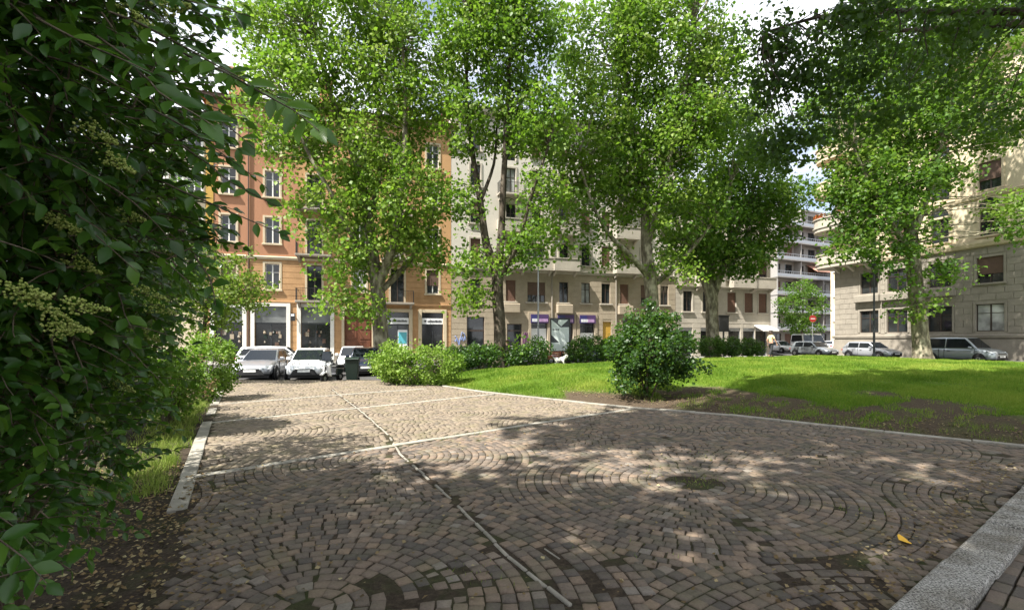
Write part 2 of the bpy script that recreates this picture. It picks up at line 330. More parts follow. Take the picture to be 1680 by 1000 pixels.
# porphyry setts: rings round a lattice of centres, each ring stops where the next centre is nearer
def setts():
    out = []; r = random.Random(5)
    e1 = Vector((0.785, 0.62)); e2 = Vector((-0.62, 0.785)); C0 = Vector((2.2, 5.9))
    cen = [C0 + e1 * (4.5 * i + 2.1 * (j % 2)) + e2 * (3.5 * j) for i in range(-6, 5) for j in range(-3, 7)]
    cx = np.array([c.x for c in cen]); cy = np.array([c.y for c in cen])
    for ci, c in enumerate(cen):
        if not (-16 < c.x < 13 and -3 < c.y < 25): continue
        pts = []; rad = 0.07
        while rad < 4.3:
            pitch = r.uniform(0.102, 0.114); R = rad + pitch / 2; n = max(4, int(2 * math.pi * R / r.uniform(0.106, 0.116))); off = r.uniform(0, 6.28)
            for k in range(n): pts.append((R, off + (k + r.uniform(-.12, .12)) * 2 * math.pi / n, pitch, 2 * math.pi / n))
            rad += pitch
        A = np.array(pts); X = c.x + A[:, 0]*np.cos(A[:, 1]); Y = c.y + A[:, 0]*np.sin(A[:, 1])
        D = np.hypot(X[:, None] - cx[None], Y[:, None] - cy[None]); own = D[:, ci] <= D.min(1) + 0.03
        ok = own & (inside(MAIN, X, Y) | inside(PATH, X, Y)) & (Y > 1.2)
        for ln, dd in [(EDGE_R, .11), (EDGE_L, .13), (KERB, .19), (SEAM, .055)] + [(q, .12) for q in CROSS] + [(S2, .06)]:
            ok &= line_dist(ln, X, Y) > dd
        nz = vnoise(X, Y, 2.6, 3); nz2 = vnoise(X, Y, 6.0, 8)
        sunk = ((line_dist(KERB, X, Y) < 0.12 + 0.65 * nz) & (nz2 > 0.34) & (X < 5)) | (((X + 0.62) / 0.5)**2 + ((Y - 3.42) / 0.25)**2 < 0.5 + 0.9 * nz2)
        ok &= ~(sunk & (vnoise(X, Y, 9.0, 12) > 0.58))
        ok &= ~((line_dist(EDGE_L, X, Y) < 0.1 + 0.8 * nz * nz2) & (Y < 5.2))
        ok &= ~(((X - C0.x)**2 + ((Y - C0.y) * 1.2)**2 < 0.13) & (nz2 > 0.35))
        ok &= nz2 + RNG.random(len(X)) * 0.9 > 0.14
        for i in np.nonzero(ok)[0]:
            R, th, p, dt = A[i]; g = r.uniform(0.006, 0.011)
            hr = p / 2 - g / 2; ht = dt / 2 - g / 2 / R; z = 0.029 + r.uniform(-.004, .005) - (0.014 * r.random() if sunk[i] else 0)
            tx, ty = r.uniform(-.035, .035), r.uniform(-.035, .035); V = []
            for lev, ins, zz in ((0, 0, -0.012), (1, 0.001, z - 0.008), (2, 0.009, z)):
                for a, b in ((-1, -1), (1, -1), (1, 1), (-1, 1)):
                    rr = R + a * (hr - ins) + r.uniform(-.004, .004); tt = th + b * (ht - ins / R) + r.uniform(-.004, .004) / R
                    x, y = c.x + rr*math.cos(tt), c.y + rr*math.sin(tt)
                    V.append((x, y, zz + (tx*(x - X[i]) + ty*(y - Y[i])) * (lev > 0)))
            out.append((X[i], Y[i], V, min(1, max(0, r.gauss(0.42, 0.27)))))
    return out
SF = []
for l in (0, 4):
    SF += [(l+i, l+(i+1) % 4, l+4+(i+1) % 4, l+4+i) for i in range(4)]
SF.append((8, 9, 10, 11)); SF = np.array(SF)
ALL = setts()
vis = [s for s in ALL if s[1] > 3.15 and abs(s[0] / s[1]) < 1.07]
vis.sort(key=lambda s: s[0]**2 + s[1]**2)
single = set(id(s) for s in vis[:290])
for s in vis[:290]:
    V = np.array(s[2]); c = np.array([s[0], s[1], 0])
    obj('sett', np_mesh('sett', V - c, SF, M['cobble'], np.full(12, s[3])), paving, tuple(c))
rest = [s for s in ALL if id(s) not in single]; onpath = inside(PATH, np.array([s[0] for s in rest]), np.array([s[1] for s in rest]))
for flag, mt in ((False, 'cobble'), (True, 'path_cobble')):
    part = [s for s, f in zip(rest, onpath) if f == flag]
    V = np.array([s[2] for s in part]).reshape(-1, 3); F = (SF[None] + np.arange(len(part))[:, None, None] * 12).reshape(-1, 4)
    tag(obj('setts', np_mesh('setts', V, F, M[mt], np.repeat([s[3] for s in part], 12)), paving), kind='stuff')
# side path: straight rows of narrow setts behind the granite kerb
d = Vector((2.07, 1.57)).normalized(); nrm = Vector((d.y, -d.x)); r = random.Random(9)
for row in range(9):
    s = r.uniform(0, .1)
    while s < 4.6:
        l = r.uniform(0.17, 0.24); p = Vector((2.46, 2.89)) + d * (s - .9 + l/2) + nrm * (0.22 + row * 0.105); s += l + 0.012
        if p.y < 2.2: continue
        me = MB().box(-l/2, l/2, -.046, .046, -.01, 0.026 + r.uniform(-.006, .006)).mesh('sett', M['cobble'], bevel=.006)
        a = me.attributes.new('tint', 'FLOAT', 'POINT'); a.data.foreach_set('value', np.full(len(me.vertices), r.uniform(0.0, 0.5), np.float32))
        obj('sett', me, side_path, (p.x, p.y, 0), math.atan2(d.y, d.x) + r.uniform(-.03, .03))

# lawn mound
def lawn_h(x, y):
    x = np.asarray(x, float); y = np.asarray(y, float)
    dd = line_dist(LAWN, x, y, True); dd = np.where(inside(LAWN, x, y), dd, -dd)
    return np.where(dd > 0, 0.02 + 0.80 * (1 - np.exp(-dd / 6.0)) + 0.05 * (vnoise(x, y, 0.9, 4) - 0.5) * np.clip(dd, 0, 1), 0.02 + dd * 0.25)
def lz(x, y): return float(lawn_h(np.array([x]), np.array([y]))[0])
def bare(x, y):                                     # worn strip beside the paving
    dd = line_dist(EDGE_R, x, y); n = vnoise(x, y, 1.9, 21); n2 = vnoise(x, y, 5.5, 22)
    lim = np.where(x > 4.2, 1.7 + 2.4 * n, np.where(x > 1.6, 0.9 + 0.5 * n, 0.12 + 0.25 * n))
    b = np.clip((lim - dd) / 0.7 + 0.5, 0, 1) * (0.78 + 0.35 * np.clip((n2 - 0.30) * 3, 0, 1))
    bush = np.exp(-((x - 2.9)**2 + (y - 13.4)**2) / 1.2)
    return np.clip(b + bush, 0, 1)
gx, gy = np.meshgrid(np.arange(-5.2, 38.6, 0.33), np.arange(-4.2, 45, 0.33), indexing='ij')
gz = lawn_h(gx, gy); ii, jj = np.meshgrid(np.arange(gx.shape[0]-1), np.arange(gx.shape[1]-1), indexing='ij')
nyy = gx.shape[1]; F = np.stack([ii*nyy+jj, (ii+1)*nyy+jj, (ii+1)*nyy+jj+1, ii*nyy+jj+1], -1).reshape(-1, 4)
keep = (gz.ravel()[F] > -0.12).any(1)
tag(obj('lawn', np_mesh('lawn', np.stack([gx, gy, gz], -1).reshape(-1, 3), F[keep], M['lawn'], bare(gx, gy).ravel(), True)), kind='structure')
def blades(name, x, y, z, h, wd, mat, tint, lean=0.5):
    n = len(x); a = RNG.uniform(0, 6.28, n); b = RNG.uniform(0, 6.28, n); l = RNG.uniform(0.1, lean, n) * h
    ca, sa = np.cos(a) * wd / 2, np.sin(a) * wd / 2
    V = np.stack([np.stack([x - ca, y - sa, z - 0.01], -1), np.stack([x + ca, y + sa, z - 0.01], -1),
                  np.stack([x + l*np.cos(b), y + l*np.sin(b), z + h], -1)], 1).reshape(-1, 3)
    return np_mesh(name, V, np.arange(3*n).reshape(-1, 3), mat, np.repeat(tint, 3))
n = 1500000
Y = 9.5 * (34 / 9.5) ** RNG.random(n); u = RNG.uniform(-0.30, 1.10, n); X = u * Y
ok = inside(LAWN, X, Y) & (line_dist(EDGE_R, X, Y) > 0.06); X, Y = X[ok], Y[ok]
ok = RNG.random(len(X)) > bare(X, Y) * 1.02; X, Y = X[ok][:340000], Y[ok][:340000]
tt = np.clip(0.12 + 0.5 * vnoise(X, Y, 2.0, 5) + 0.35 * vnoise(X, Y, 0.7, 15) + RNG.normal(0, .16, len(X)) + (RNG.random(len(X)) < .07) * .5, 0, 1)
hh = RNG.uniform(.03, .09, len(X)) * (0.35 + 1.3 * vnoise(X, Y, 3.1, 6))
g = obj('grass', blades('grass', X, Y, lawn_h(X, Y), hh, 0.007 + 0.0009 * Y, M['grass'], tt, 0.8)); tag(g, 'short green grass covering the mounded lawn', 'grass', kind='stuff')

# weeds: sunlit grass on the left bed, tufts in the joints
wx, wy, wh, wt = [], [], [], []
r = random.Random(3)
def tuft(x, y, n, h, sp, t):
    for _ in range(n):
        wx.append(x + r.gauss(0, sp)); wy.append(y + r.gauss(0, sp)); wh.append(h * r.uniform(.4, 1.1)); wt.append(min(1, max(0, r.gauss(t, .2))))
for k in range(420):                                # along the left kerb
    t = r.random(); y = 5.4 + 8.5 * t; x = -3.75 - (y - 5.4) * 0.575 - 0.25 - abs(r.gauss(0, 0.55))
    tuft(x, y, 16, r.uniform(.06, .2), .06, .55)
for k in range(110):
    y = r.uniform(3.6, 16); x = r.uniform(-9, 7)
    if inside(MAIN, np.array([x]), np.array([y]))[0] or inside(PATH, np.array([x]), np.array([y]))[0]:
        tuft(x, y, r.randint(5, 22), r.uniform(.02, .05), .05, .3)
for (x, y, n_) in [(2.2, 5.9, 70), (2.5, 6.1, 50), (2.9, 7.3, 50), (1.9, 6.4, 40), (-.25, 3.62, 40), (3.5, 5.0, 25), (1.2, 3.9, 18), (-1.2, 8.4, 60), (-.6, 8.9, 60), (.1, 9.4, 50), (6.9, 9.3, 60), (5.6, 10.6, 40)]:
    tuft(x, y, n_, .06, .12, .45)
for k in range(160):                                # tufts in the worn strip
    x = r.uniform(3.5, 13); dd = abs(r.gauss(0, 1.3)) + .1; y = 8.1 - (x - 8.3) * .95 + dd
    tuft(x, y, 14, .12, .07, .35)
wx, wy = np.array(wx), np.array(wy)
wz = np.where(inside(LAWN, wx, wy), lawn_h(wx, wy), 0.005)
tag(obj('weeds', blades('weeds', wx, wy, wz, np.array(wh), 0.012, M['weed'], np.array(wt), 0.9)), 'yellow green weeds beside the left kerb and in the paving joints', 'weeds', kind='stuff')

# fallen leaves
KITE = np.array([(0, 0, 0), (-.42, .5, .10), (0, 1, -.04), (.42, .5, .10)]); KF = np.array([(0, 3, 2), (0, 2, 1)])
PL_V = np.array([(0, 0, 0), (0, .25, -.01), (0, .55, -.05), (0, .85, -.12), (0, 1, -.18), (-.19, .22, .04), (-.27, .5, .03), (-.14, .82, -.07), (.19, .22, .04), (.27, .5, .03), (.14, .82, -.07)])
PL_F = np.array([(0,1,5), (1,6,5), (1,2,6), (2,7,6), (2,3,7), (3,4,7), (0,8,1), (1,8,9), (1,9,2), (2,9,10), (2,10,3), (3,10,4)])
LX, LY = [], []
for k in range(5200):                               # thick on the left bed
    y = 1.6 + 5.2 * r.random()**1.2; x = -1.55 - (y - 1.6) * 0.575 + r.gauss(-.6, .7); LX.append(x); LY.append(y)
for k in range(900): LX.append(r.uniform(-3.5, 7)); LY.append(r.uniform(3, 9.5))
for k in range(800):                                # along the granite kerb
    s = r.uniform(-.5, 6); q = Vector((2.3, 3.0)) + d * s - nrm * abs(r.gauss(0.08, .3)); LX.append(q.x); LY.append(q.y)
for k in range(5200):                               # worn strip of the lawn
    x = r.uniform(1.5, 15); LX.append(x); LY.append(8.1 - (x - 8.3) * .95 + abs(r.gauss(0, 1.4)) + .1)
for k in range(1500): LX.append(r.uniform(0, 24)); LY.append(r.uniform(13, 28))
LX, LY = np.array(LX), np.array(LY); n = len(LX)
lzv = np.where(inside(LAWN, LX, LY), lawn_h(LX, LY) + .012, np.where(inside(MAIN, LX, LY), 0.036, 0.012)) + RNG.uniform(0, .02, n)
a = RNG.uniform(0, 6.28, n); T = np.stack([np.cos(a), np.sin(a), RNG.normal(0, .25, n)], -1)
N = np.stack([RNG.normal(0, .35, n), RNG.normal(0, .35, n), np.ones(n)], -1)
tag(obj('leaf_litter', scatter('leaf_litter', KITE, KF, np.stack([LX, LY, lzv], -1), T, N, RNG.uniform(.018, .05, n), np.clip(RNG.normal(.42, .25, n), 0, 1), M['litter'])), 'dry brown fallen leaves scattered over the bed and paving', 'leaf litter', kind='stuff')
fl = scatter('fallen_leaf', PL_V * np.array([1.9, 1, 1.6]), PL_F, np.array([(0, 0, 0.0)]), np.array([(1.0, .15, 0)]), np.array([(0, -.35, 1.0)]), [0.12], np.array([.9]), M['yellow_fall'], True)
tag(obj('fallen_leaf', fl, None, (3.36, 4.13, 0.06)), 'large curled yellow leaf lying on the setts near the granite kerb', 'leaf')

# ------------------------------------------------------------------ trees and shrubs
def curve(a, b, sag, n=5, wob=0.0, rr=random):
    a, b = Vector(a), Vector(b); L = (b - a).length; out = []
    for i in range(n):
        t = i / (n - 1); p = a.lerp(b, t); p.z += sag * L * math.sin(math.pi * t)
        if 0 < i < n - 1: p += Vector((rr.gauss(0, 1), rr.gauss(0, 1), rr.gauss(0, .6))) * wob * L
        out.append(p)
    return out
def smooth_pts(pts, rad, sub=4):
    P = np.array([tuple(p) for p in pts], float); n = len(P); o, q = [], []
    for i in range(n - 1):
        p0, p1, p2, p3 = P[max(i-1, 0)], P[i], P[i+1], P[min(i+2, n-1)]
        for k in range(sub):
            t = k / sub; o.append(0.5*((2*p1) + (p2-p0)*t + (2*p0-5*p1+4*p2-p3)*t*t + (3*p1-p0-3*p2+p3)*t**3)); q.append(rad[i]*(1-t) + rad[i+1]*t)
    o.append(P[-1]); q.append(rad[-1]); return np.array(o), np.array(q)
def tree(name, label, cat, base, stems, blobs, lsize, per, csize, lm, bm, group=None, shell=0.0, seed=1, mind=0.75, flat=0.75, seg=10, br=0.03, tone=0.45, up=0.5, tpl=(KITE, KF), droop=0.0):
    """stems: [(points, radii)], blobs: [(centre, (rx,ry,rz), clusters)] -> thing > trunk, branches, crown"""
    rg = np.random.default_rng(seed); rr = random.Random(seed); b = Vector(base)
    root = thing(name, label, cat, tuple(b), 0, group); ob = np.array(tuple(b))
    nb = NB(); skel = []
    for k, (pts, rad) in enumerate(stems):
        P, R = smooth_pts(pts, rad)
        if k == 0 and R[0] > 0.2: R[0] *= 1.28; R[1] *= 1.08
        V, F = tube_np(P - ob, R, seg if R[0] > .1 else 6); nb.add(V, F); skel += [(p, q) for p, q in zip(P[2:], R[2:])]
    obj('trunk', nb.mesh('trunk', bm), root)
    SP = np.array([s[0] for s in skel]); cl = []
    for c, rad, n in blobs:
        c = np.array(tuple(c)); rad = np.array(rad); tries = 0; got = 0
        while got < n and tries < n * 30:
            tries += 1; v = unit(rg.normal(size=3)); q = rg.random() ** (1/3)
            if shell: q = 1 - (1 - q) * (1 - shell)
            p = c + v * q * rad
            if cl and np.min(np.sum((np.array([x[0] for x in cl[-160:]]) - p)**2, 1)) < (mind * csize)**2 * 0.5: continue
            cl.append((p, unit((p - c) / rad))); got += 1
    nb = NB()
    for p, _ in cl:
        D = np.linalg.norm(SP - p, axis=1) + np.where(SP[:, 2] > p[2] + 0.3, 1.5, 0)
        s = SP[np.argmin(D)]; P = curve(s, p, 0.06, 5, 0.05, rr); L = float(np.linalg.norm(p - s))
        r0 = br * (0.6 + 0.22 * L); V, F = tube_np(np.array([tuple(x) for x in P]) - ob, [r0, r0*.8, r0*.6, r0*.42, r0*.2], 4); nb.add(V, F)
    tag(obj('branches', nb.mesh('branches', bm), root), kind='stuff')
    C = np.array([x[0] for x in cl]); O = np.array([x[1] for x in cl]); m = len(C)
    cnt = np.maximum(4, (per * rg.uniform(.45, 1.5, m)).astype(int)); idx = np.repeat(np.arange(m), cnt); n = len(idx)
    cs = csize * rg.uniform(.7, 1.3, m)
    dv = unit(rg.normal(size=(n, 3))) * (rg.random(n)**0.5)[:, None] * cs[idx][:, None]; dv[:, 2] *= flat
    P = C[idx] + dv - ob
    N = unit(rg.normal(size=(n, 3)) * 0.85 + np.array([0, 0, up]) + O[idx] * 0.45 + unit(dv) * 0.35)
    T = unit(rg.normal(size=(n, 3)) + O[idx] * 0.4 - np.array([0, 0, droop]))
    tint = np.clip(tone + rg.normal(0, .13, m)[idx] + rg.normal(0, .14, n), 0, 1)
    me = scatter('crown', tpl[0], tpl[1], P, T, N, lsize * rg.uniform(.5, 1.35, n), tint, lm)
    tag(obj('crown', me, root), kind='stuff')
    return root
def pxs(Y, *pts):                                   # limb given by photo pixels: (px, py, depth offset, radius)
    return [at(a, b, Y + dy) for a, b, dy, r_ in pts], [r_ for *_, r_ in pts]
def blob(px, py, Y, rpx, rpy, ry, n): return (at(px, py, Y), (rpx / FPX * Y, ry, rpy / FPX * Y), n)

# plane tree by the parked cars (Y 27)
Y = 27.0; z0 = 0.0
tree('plane_tree', 'tall plane tree behind the pale bush, in front of the wooden gate', 'tree', (at(628, 600, Y).x, Y, -0.13),
     [pxs(Y, (628, 614, 0, .46), (624, 540, 0, .42), (620, 480, 0, .40), (612, 420, 0, .34), (600, 330, .3, .27), (575, 240, .4, .2), (540, 150, .5, .13), (520, 60, .5, .08)),
      pxs(Y, (620, 470, 0, .28), (645, 400, -.6, .22), (660, 300, -.9, .17), (665, 180, -1, .12), (660, 60, -1, .07)),
      pxs(Y, (616, 440, 0, .22), (575, 380, -1, .17), (545, 320, -1.6, .12), (500, 240, -2, .08), (470, 160, -2, .05)),
      pxs(Y, (622, 480, 0, .2), (670, 430, 1, .15), (705, 370, 1.4, .1), (720, 300, 1.5, .06)),
      pxs(Y, (606, 360, 0, .18), (625, 270, 1.2, .14), (618, 150, 1.5, .09), (600, 20, 1.5, .05))],
     [blob(560, 20, Y, 130, 120, 3.6, 120), blob(470, 170, Y - 1, 75, 95, 2.6, 70), blob(590, 200, Y, 120, 100, 3.4, 105), blob(640, 330, Y, 100, 85, 3, 78),
      blob(540, 330, Y - 1, 75, 60, 2.2, 34), blob(680, 110, Y, 75, 120, 3, 70), blob(450, 60, Y, 70, 80, 2.4, 40), blob(590, 430, Y - .8, 75, 40, 2.2, 20), blob(690, 400, Y, 48, 45, 1.8, 13), blob(550, -120, Y, 150, 100, 3.5, 80),
      blob(545, 485, Y - 1.6, 42, 18, 1, 6), blob(600, 505, Y - 1.4, 35, 16, 1, 6)],
     0.225, 76, 1.08, M['plane_leaf'], M['plane_bark'], 'plane trees round the square', seed=21, tone=0.72)
Y = 26.0
tree('plane_tree', 'dark slender plane tree with forked trunk at the left end of the lawn', 'tree', (at(818, 600, Y).x, Y, lz(at(818, 600, Y).x, Y) - .05),
     [pxs(Y, (819, 604, 0, .36), (820, 540, 0, .33), (816, 480, 0, .32), (815, 445, 0, .33), (798, 400, .2, .22), (788, 330, .3, .18), (775, 250, .4, .14), (765, 150, .4, .1), (770, 30, .4, .06)),
      pxs(Y, (817, 450, 0, .25), (822, 390, -.2, .2), (826, 300, -.3, .17), (832, 190, -.3, .12), (838, 60, -.3, .07)),
      pxs(Y, (820, 455, 0, .16), (850, 400, -.8, .12), (872, 320, -1.2, .09), (900, 240, -1.4, .06)),
      pxs(Y, (788, 330, .3, .12), (810, 270, .8, .08), (815, 210, 1, .05))],
     [blob(790, 40, Y, 75, 110, 2.4, 95), blob(850, 60, Y, 70, 120, 2.4, 95), blob(765, 210, Y, 45, 70, 1.8, 30), blob(840, 200, Y, 62, 50, 2, 34), blob(890, 200, Y - 1, 50, 60, 1.8, 26),
      blob(780, 430, Y - .5, 42, 30, 1.4, 12), blob(870, 400, Y - .6, 50, 42, 1.6, 20), blob(768, 490, Y - .5, 28, 26, 1, 9), blob(760, 340, Y, 28, 50, 1.3, 12), blob(890, 320, Y - .8, 45, 40, 1.5, 16), blob(845, 575, Y, 12, 14, .4, 2), blob(820, -110, Y, 110, 80, 3, 60)],
     0.21, 72, 0.95, M['plane_leaf'], M['dark_bark'], 'plane trees round the square', seed=22, tone=0.58)
Y = 31.0
tree('plane_tree', 'broad plane tree with mottled trunk rising behind the round dark bush', 'tree', (at(1072, 580, Y).x, Y, lz(at(1072, 580, Y).x, Y) - .1),
     [pxs(Y, (1074, 600, 0, .46), (1072, 540, 0, .43), (1068, 470, 0, .42), (1060, 400, 0, .34), (1058, 350, 0, .26), (1046, 260, .5, .2), (1030, 150, .6, .14), (1020, 30, .6, .08)),
      pxs(Y, (1062, 400, 0, .22), (1080, 340, -.5, .18), (1100, 250, -1, .14), (1125, 140, -1, .09), (1140, 40, -1, .05)),
      pxs(Y, (1066, 455, 0, .24), (1035, 420, -1, .18), (1000, 385, -1.6, .13), (970, 330, -2, .09), (950, 260, -2, .06)),
      pxs(Y, (1068, 470, 0, .2), (1100, 445, .6, .15), (1150, 390, 1.2, .1), (1200, 320, 1.6, .06))],
     [blob(990, 90, Y, 95, 120, 3.6, 115), blob(1090, 60, Y, 110, 110, 3.6, 125), blob(1160, 180, Y, 85, 95, 3.4, 90), blob(970, 240, Y - 1, 85, 85, 3, 78), blob(1080, 230, Y, 100, 85, 3.4, 95),
      blob(945, 350, Y - 1, 55, 55, 2.2, 20), blob(1120, 330, Y, 85, 60, 2.6, 42), blob(1030, 320, Y, 70, 45, 2.2, 30), blob(1185, 90, Y, 45, 50, 2.4, 20), blob(1070, -80, Y, 130, 70, 3.5, 70), blob(1110, 440, Y - .5, 45, 30, 1.4, 7), blob(1010, 430, Y - 1, 36, 28, 1.3, 5)],
     0.235, 80, 1.15, M['plane_leaf'], M['plane_bark'], 'plane trees round the square', seed=23, tone=0.62)
Y = 37.0
tree('plane_tree', 'plane tree with low forked trunk behind the clipped hedge', 'tree', (at(1168, 580, Y).x, Y, lz(at(1168, 580, Y).x, Y) - .1),
     [pxs(Y, (1170, 588, 0, .50), (1168, 520, 0, .46), (1166, 480, 0, .45), (1145, 440, 0, .26), (1125, 400, 0, .2), (1100, 340, 0, .12)),
      pxs(Y, (1168, 490, 0, .34), (1182, 450, 0, .28), (1200, 400, 0, .22), (1230, 330, 0, .15), (1250, 260, 0, .08)),
      pxs(Y, (1167, 485, 0, .3), (1168, 420, .5, .24), (1170, 340, .8, .17), (1175, 240, 1, .1))],
     [blob(1170, 350, Y - .5, 95, 75, 4, 90), blob(1235, 320, Y - .5, 70, 62, 3.5, 62), blob(1195, 420, Y - 1, 80, 32, 3, 40), blob(1285, 340, Y - 1, 32, 32, 2, 18), blob(1130, 410, Y, 45, 40, 2.2, 22), blob(1210, 230, Y, 75, 60, 3.5, 50), blob(1265, 385, Y - 1, 40, 22, 2, 12)],
     0.25, 86, 1.2, M['plane_leaf_dark'], M['plane_bark'], 'plane trees round the square', seed=24, tone=0.5)
Y = 30.0
tree('plane_tree', 'plane tree with pale mottled trunk on the lawn before the corner building', 'tree', (at(1512, 580, Y).x, Y, lz(at(1512, 580, Y).x, Y) - .08),
     [pxs(Y, (1514, 590, 0, .50), (1508, 530, 0, .44), (1502, 470, 0, .42), (1496, 400, 0, .38), (1490, 340, 0, .30), (1478, 250, .4, .22), (1465, 150, .5, .14), (1455, 40, .5, .08)),
      pxs(Y, (1496, 390, 0, .24), (1525, 310, -.5, .19), (1545, 230, -.8, .15), (1570, 130, -1, .1), (1590, 30, -1, .06)),
      pxs(Y, (1498, 420, 0, .2), (1465, 370, -.8, .15), (1430, 310, -1.2, .1), (1400, 240, -1.4, .06)),
      pxs(Y, (1545, 230, -.8, .1), (1610, 180, -1.2, .08), (1660, 150, -1.4, .05))],
     [blob(1470, 50, Y, 120, 90, 3.6, 110), blob(1400, 190, Y, 75, 90, 3, 70), blob(1490, 200, Y, 80, 70, 3, 64), blob(1440, 320, Y - 1, 75, 65, 2.6, 52), blob(1490, 410, Y - 1, 60, 50, 1.8, 17), blob(1600, 80, Y, 95, 95, 3.2, 84),
      blob(1655, 190, Y - 1, 55, 55, 2.4, 36), blob(1662, 350, Y - 1.5, 26, 40, 1.4, 10), blob(1560, 180, Y, 50, 50, 2, 24), blob(1500, 500, Y - .8, 40, 20, 1, 4), blob(1540, -70, Y, 150, 70, 3.5, 60), blob(1395, 300, Y, 40, 45, 1.6, 18), blob(1560, 440, Y - 1, 22, 22, .9, 5), blob(1480, 300, Y, 60, 60, 2.2, 34), blob(1405, 400, Y - .6, 35, 35, 1.4, 12), blob(1540, 290, Y, 30, 50, 1.6, 12)],
     0.23, 84, 1.12, M['plane_leaf_dark'], M['plane_bark'], 'plane trees round the square', seed=25, tone=0.55)
# trees that stand beyond the edges of the picture: their boughs and shade reach into it
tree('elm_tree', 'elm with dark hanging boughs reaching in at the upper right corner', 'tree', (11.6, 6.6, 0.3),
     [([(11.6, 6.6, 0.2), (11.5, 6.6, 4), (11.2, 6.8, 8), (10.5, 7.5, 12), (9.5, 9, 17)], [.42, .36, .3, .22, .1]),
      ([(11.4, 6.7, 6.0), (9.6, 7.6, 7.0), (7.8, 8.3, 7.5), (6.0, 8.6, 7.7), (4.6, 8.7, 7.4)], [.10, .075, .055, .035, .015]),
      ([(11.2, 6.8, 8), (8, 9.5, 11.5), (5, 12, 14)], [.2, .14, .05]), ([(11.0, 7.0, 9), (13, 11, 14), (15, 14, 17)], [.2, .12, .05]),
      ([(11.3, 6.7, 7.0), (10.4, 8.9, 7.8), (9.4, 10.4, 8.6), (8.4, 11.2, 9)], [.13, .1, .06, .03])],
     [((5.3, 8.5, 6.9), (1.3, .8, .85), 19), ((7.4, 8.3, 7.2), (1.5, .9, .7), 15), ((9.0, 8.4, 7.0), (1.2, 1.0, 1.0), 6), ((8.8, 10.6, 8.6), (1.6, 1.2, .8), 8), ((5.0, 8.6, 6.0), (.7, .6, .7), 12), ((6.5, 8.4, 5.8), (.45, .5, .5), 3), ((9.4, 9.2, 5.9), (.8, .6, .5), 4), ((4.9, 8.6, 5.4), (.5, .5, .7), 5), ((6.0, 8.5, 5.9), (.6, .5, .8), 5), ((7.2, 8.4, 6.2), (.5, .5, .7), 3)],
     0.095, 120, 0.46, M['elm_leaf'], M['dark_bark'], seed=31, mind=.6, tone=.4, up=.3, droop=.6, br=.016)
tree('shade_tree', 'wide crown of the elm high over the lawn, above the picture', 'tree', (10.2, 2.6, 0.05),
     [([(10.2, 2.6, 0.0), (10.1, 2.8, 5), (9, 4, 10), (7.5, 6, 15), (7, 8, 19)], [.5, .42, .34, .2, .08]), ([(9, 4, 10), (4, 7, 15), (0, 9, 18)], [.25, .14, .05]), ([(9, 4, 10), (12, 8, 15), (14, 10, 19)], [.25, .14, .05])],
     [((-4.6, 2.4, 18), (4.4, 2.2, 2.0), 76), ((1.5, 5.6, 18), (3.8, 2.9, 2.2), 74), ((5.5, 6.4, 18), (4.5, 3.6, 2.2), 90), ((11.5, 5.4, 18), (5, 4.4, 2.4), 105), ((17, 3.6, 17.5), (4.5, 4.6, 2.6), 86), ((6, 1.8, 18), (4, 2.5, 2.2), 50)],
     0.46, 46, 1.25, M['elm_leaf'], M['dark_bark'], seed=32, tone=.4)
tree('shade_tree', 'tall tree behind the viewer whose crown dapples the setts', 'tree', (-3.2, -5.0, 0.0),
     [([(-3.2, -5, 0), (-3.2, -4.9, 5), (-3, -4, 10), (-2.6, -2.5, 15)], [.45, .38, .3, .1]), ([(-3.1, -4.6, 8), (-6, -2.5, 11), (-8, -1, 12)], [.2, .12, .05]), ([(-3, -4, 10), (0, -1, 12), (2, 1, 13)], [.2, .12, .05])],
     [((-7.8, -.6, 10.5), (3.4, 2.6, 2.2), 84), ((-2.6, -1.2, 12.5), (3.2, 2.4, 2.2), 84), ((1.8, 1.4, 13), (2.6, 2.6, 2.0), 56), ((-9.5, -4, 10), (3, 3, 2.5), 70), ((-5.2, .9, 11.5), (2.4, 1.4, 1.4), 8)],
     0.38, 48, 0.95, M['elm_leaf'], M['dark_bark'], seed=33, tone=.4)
# small trees
tree('small_tree', 'young yellow green tree over the white wagon at the left', 'tree', (-12.6, 19.3, 0.0),
     [([(-12.6, 19.3, -.02), (-12.5, 19.3, 2.2), (-12.1, 19.1, 4.0), (-11.8, 19, 5.6)], [.09, .075, .05, .02]), ([(-12.5, 19.3, 2.4), (-11.2, 18.9, 3.4), (-10.3, 18.6, 3.8)], [.05, .035, .015])],
     [((-11.9, 19, 4.3), (1.9, 1.5, 1.5), 60), ((-10.6, 18.6, 3.6), (1.0, .9, .9), 22), ((-12.2, 18.8, 2.9), (1.5, 1.0, .8), 22)],
     0.13, 55, .48, M['yellow_leaf'], M['dark_bark'], seed=41, tone=.5, br=.015)
p = at(1316, 560, 60)
tree('small_tree', 'small round street tree in front of the far balcony building', 'tree', (p.x, 60, -.12),
     [([(p.x, 60, -.13), (p.x, 60, 2.4), (p.x + .1, 60, 5.5), (p.x, 60, 8)], [.14, .12, .08, .03])],
     [((p.x, 60, 6.2), (3.2, 2.4, 3.0), 80), ((p.x, 60, 3.6), (2.4, 2, 1.2), 26)], 0.24, 44, .75, M['plane_leaf_dark'], M['dark_bark'], seed=42, tone=.5, br=.02)

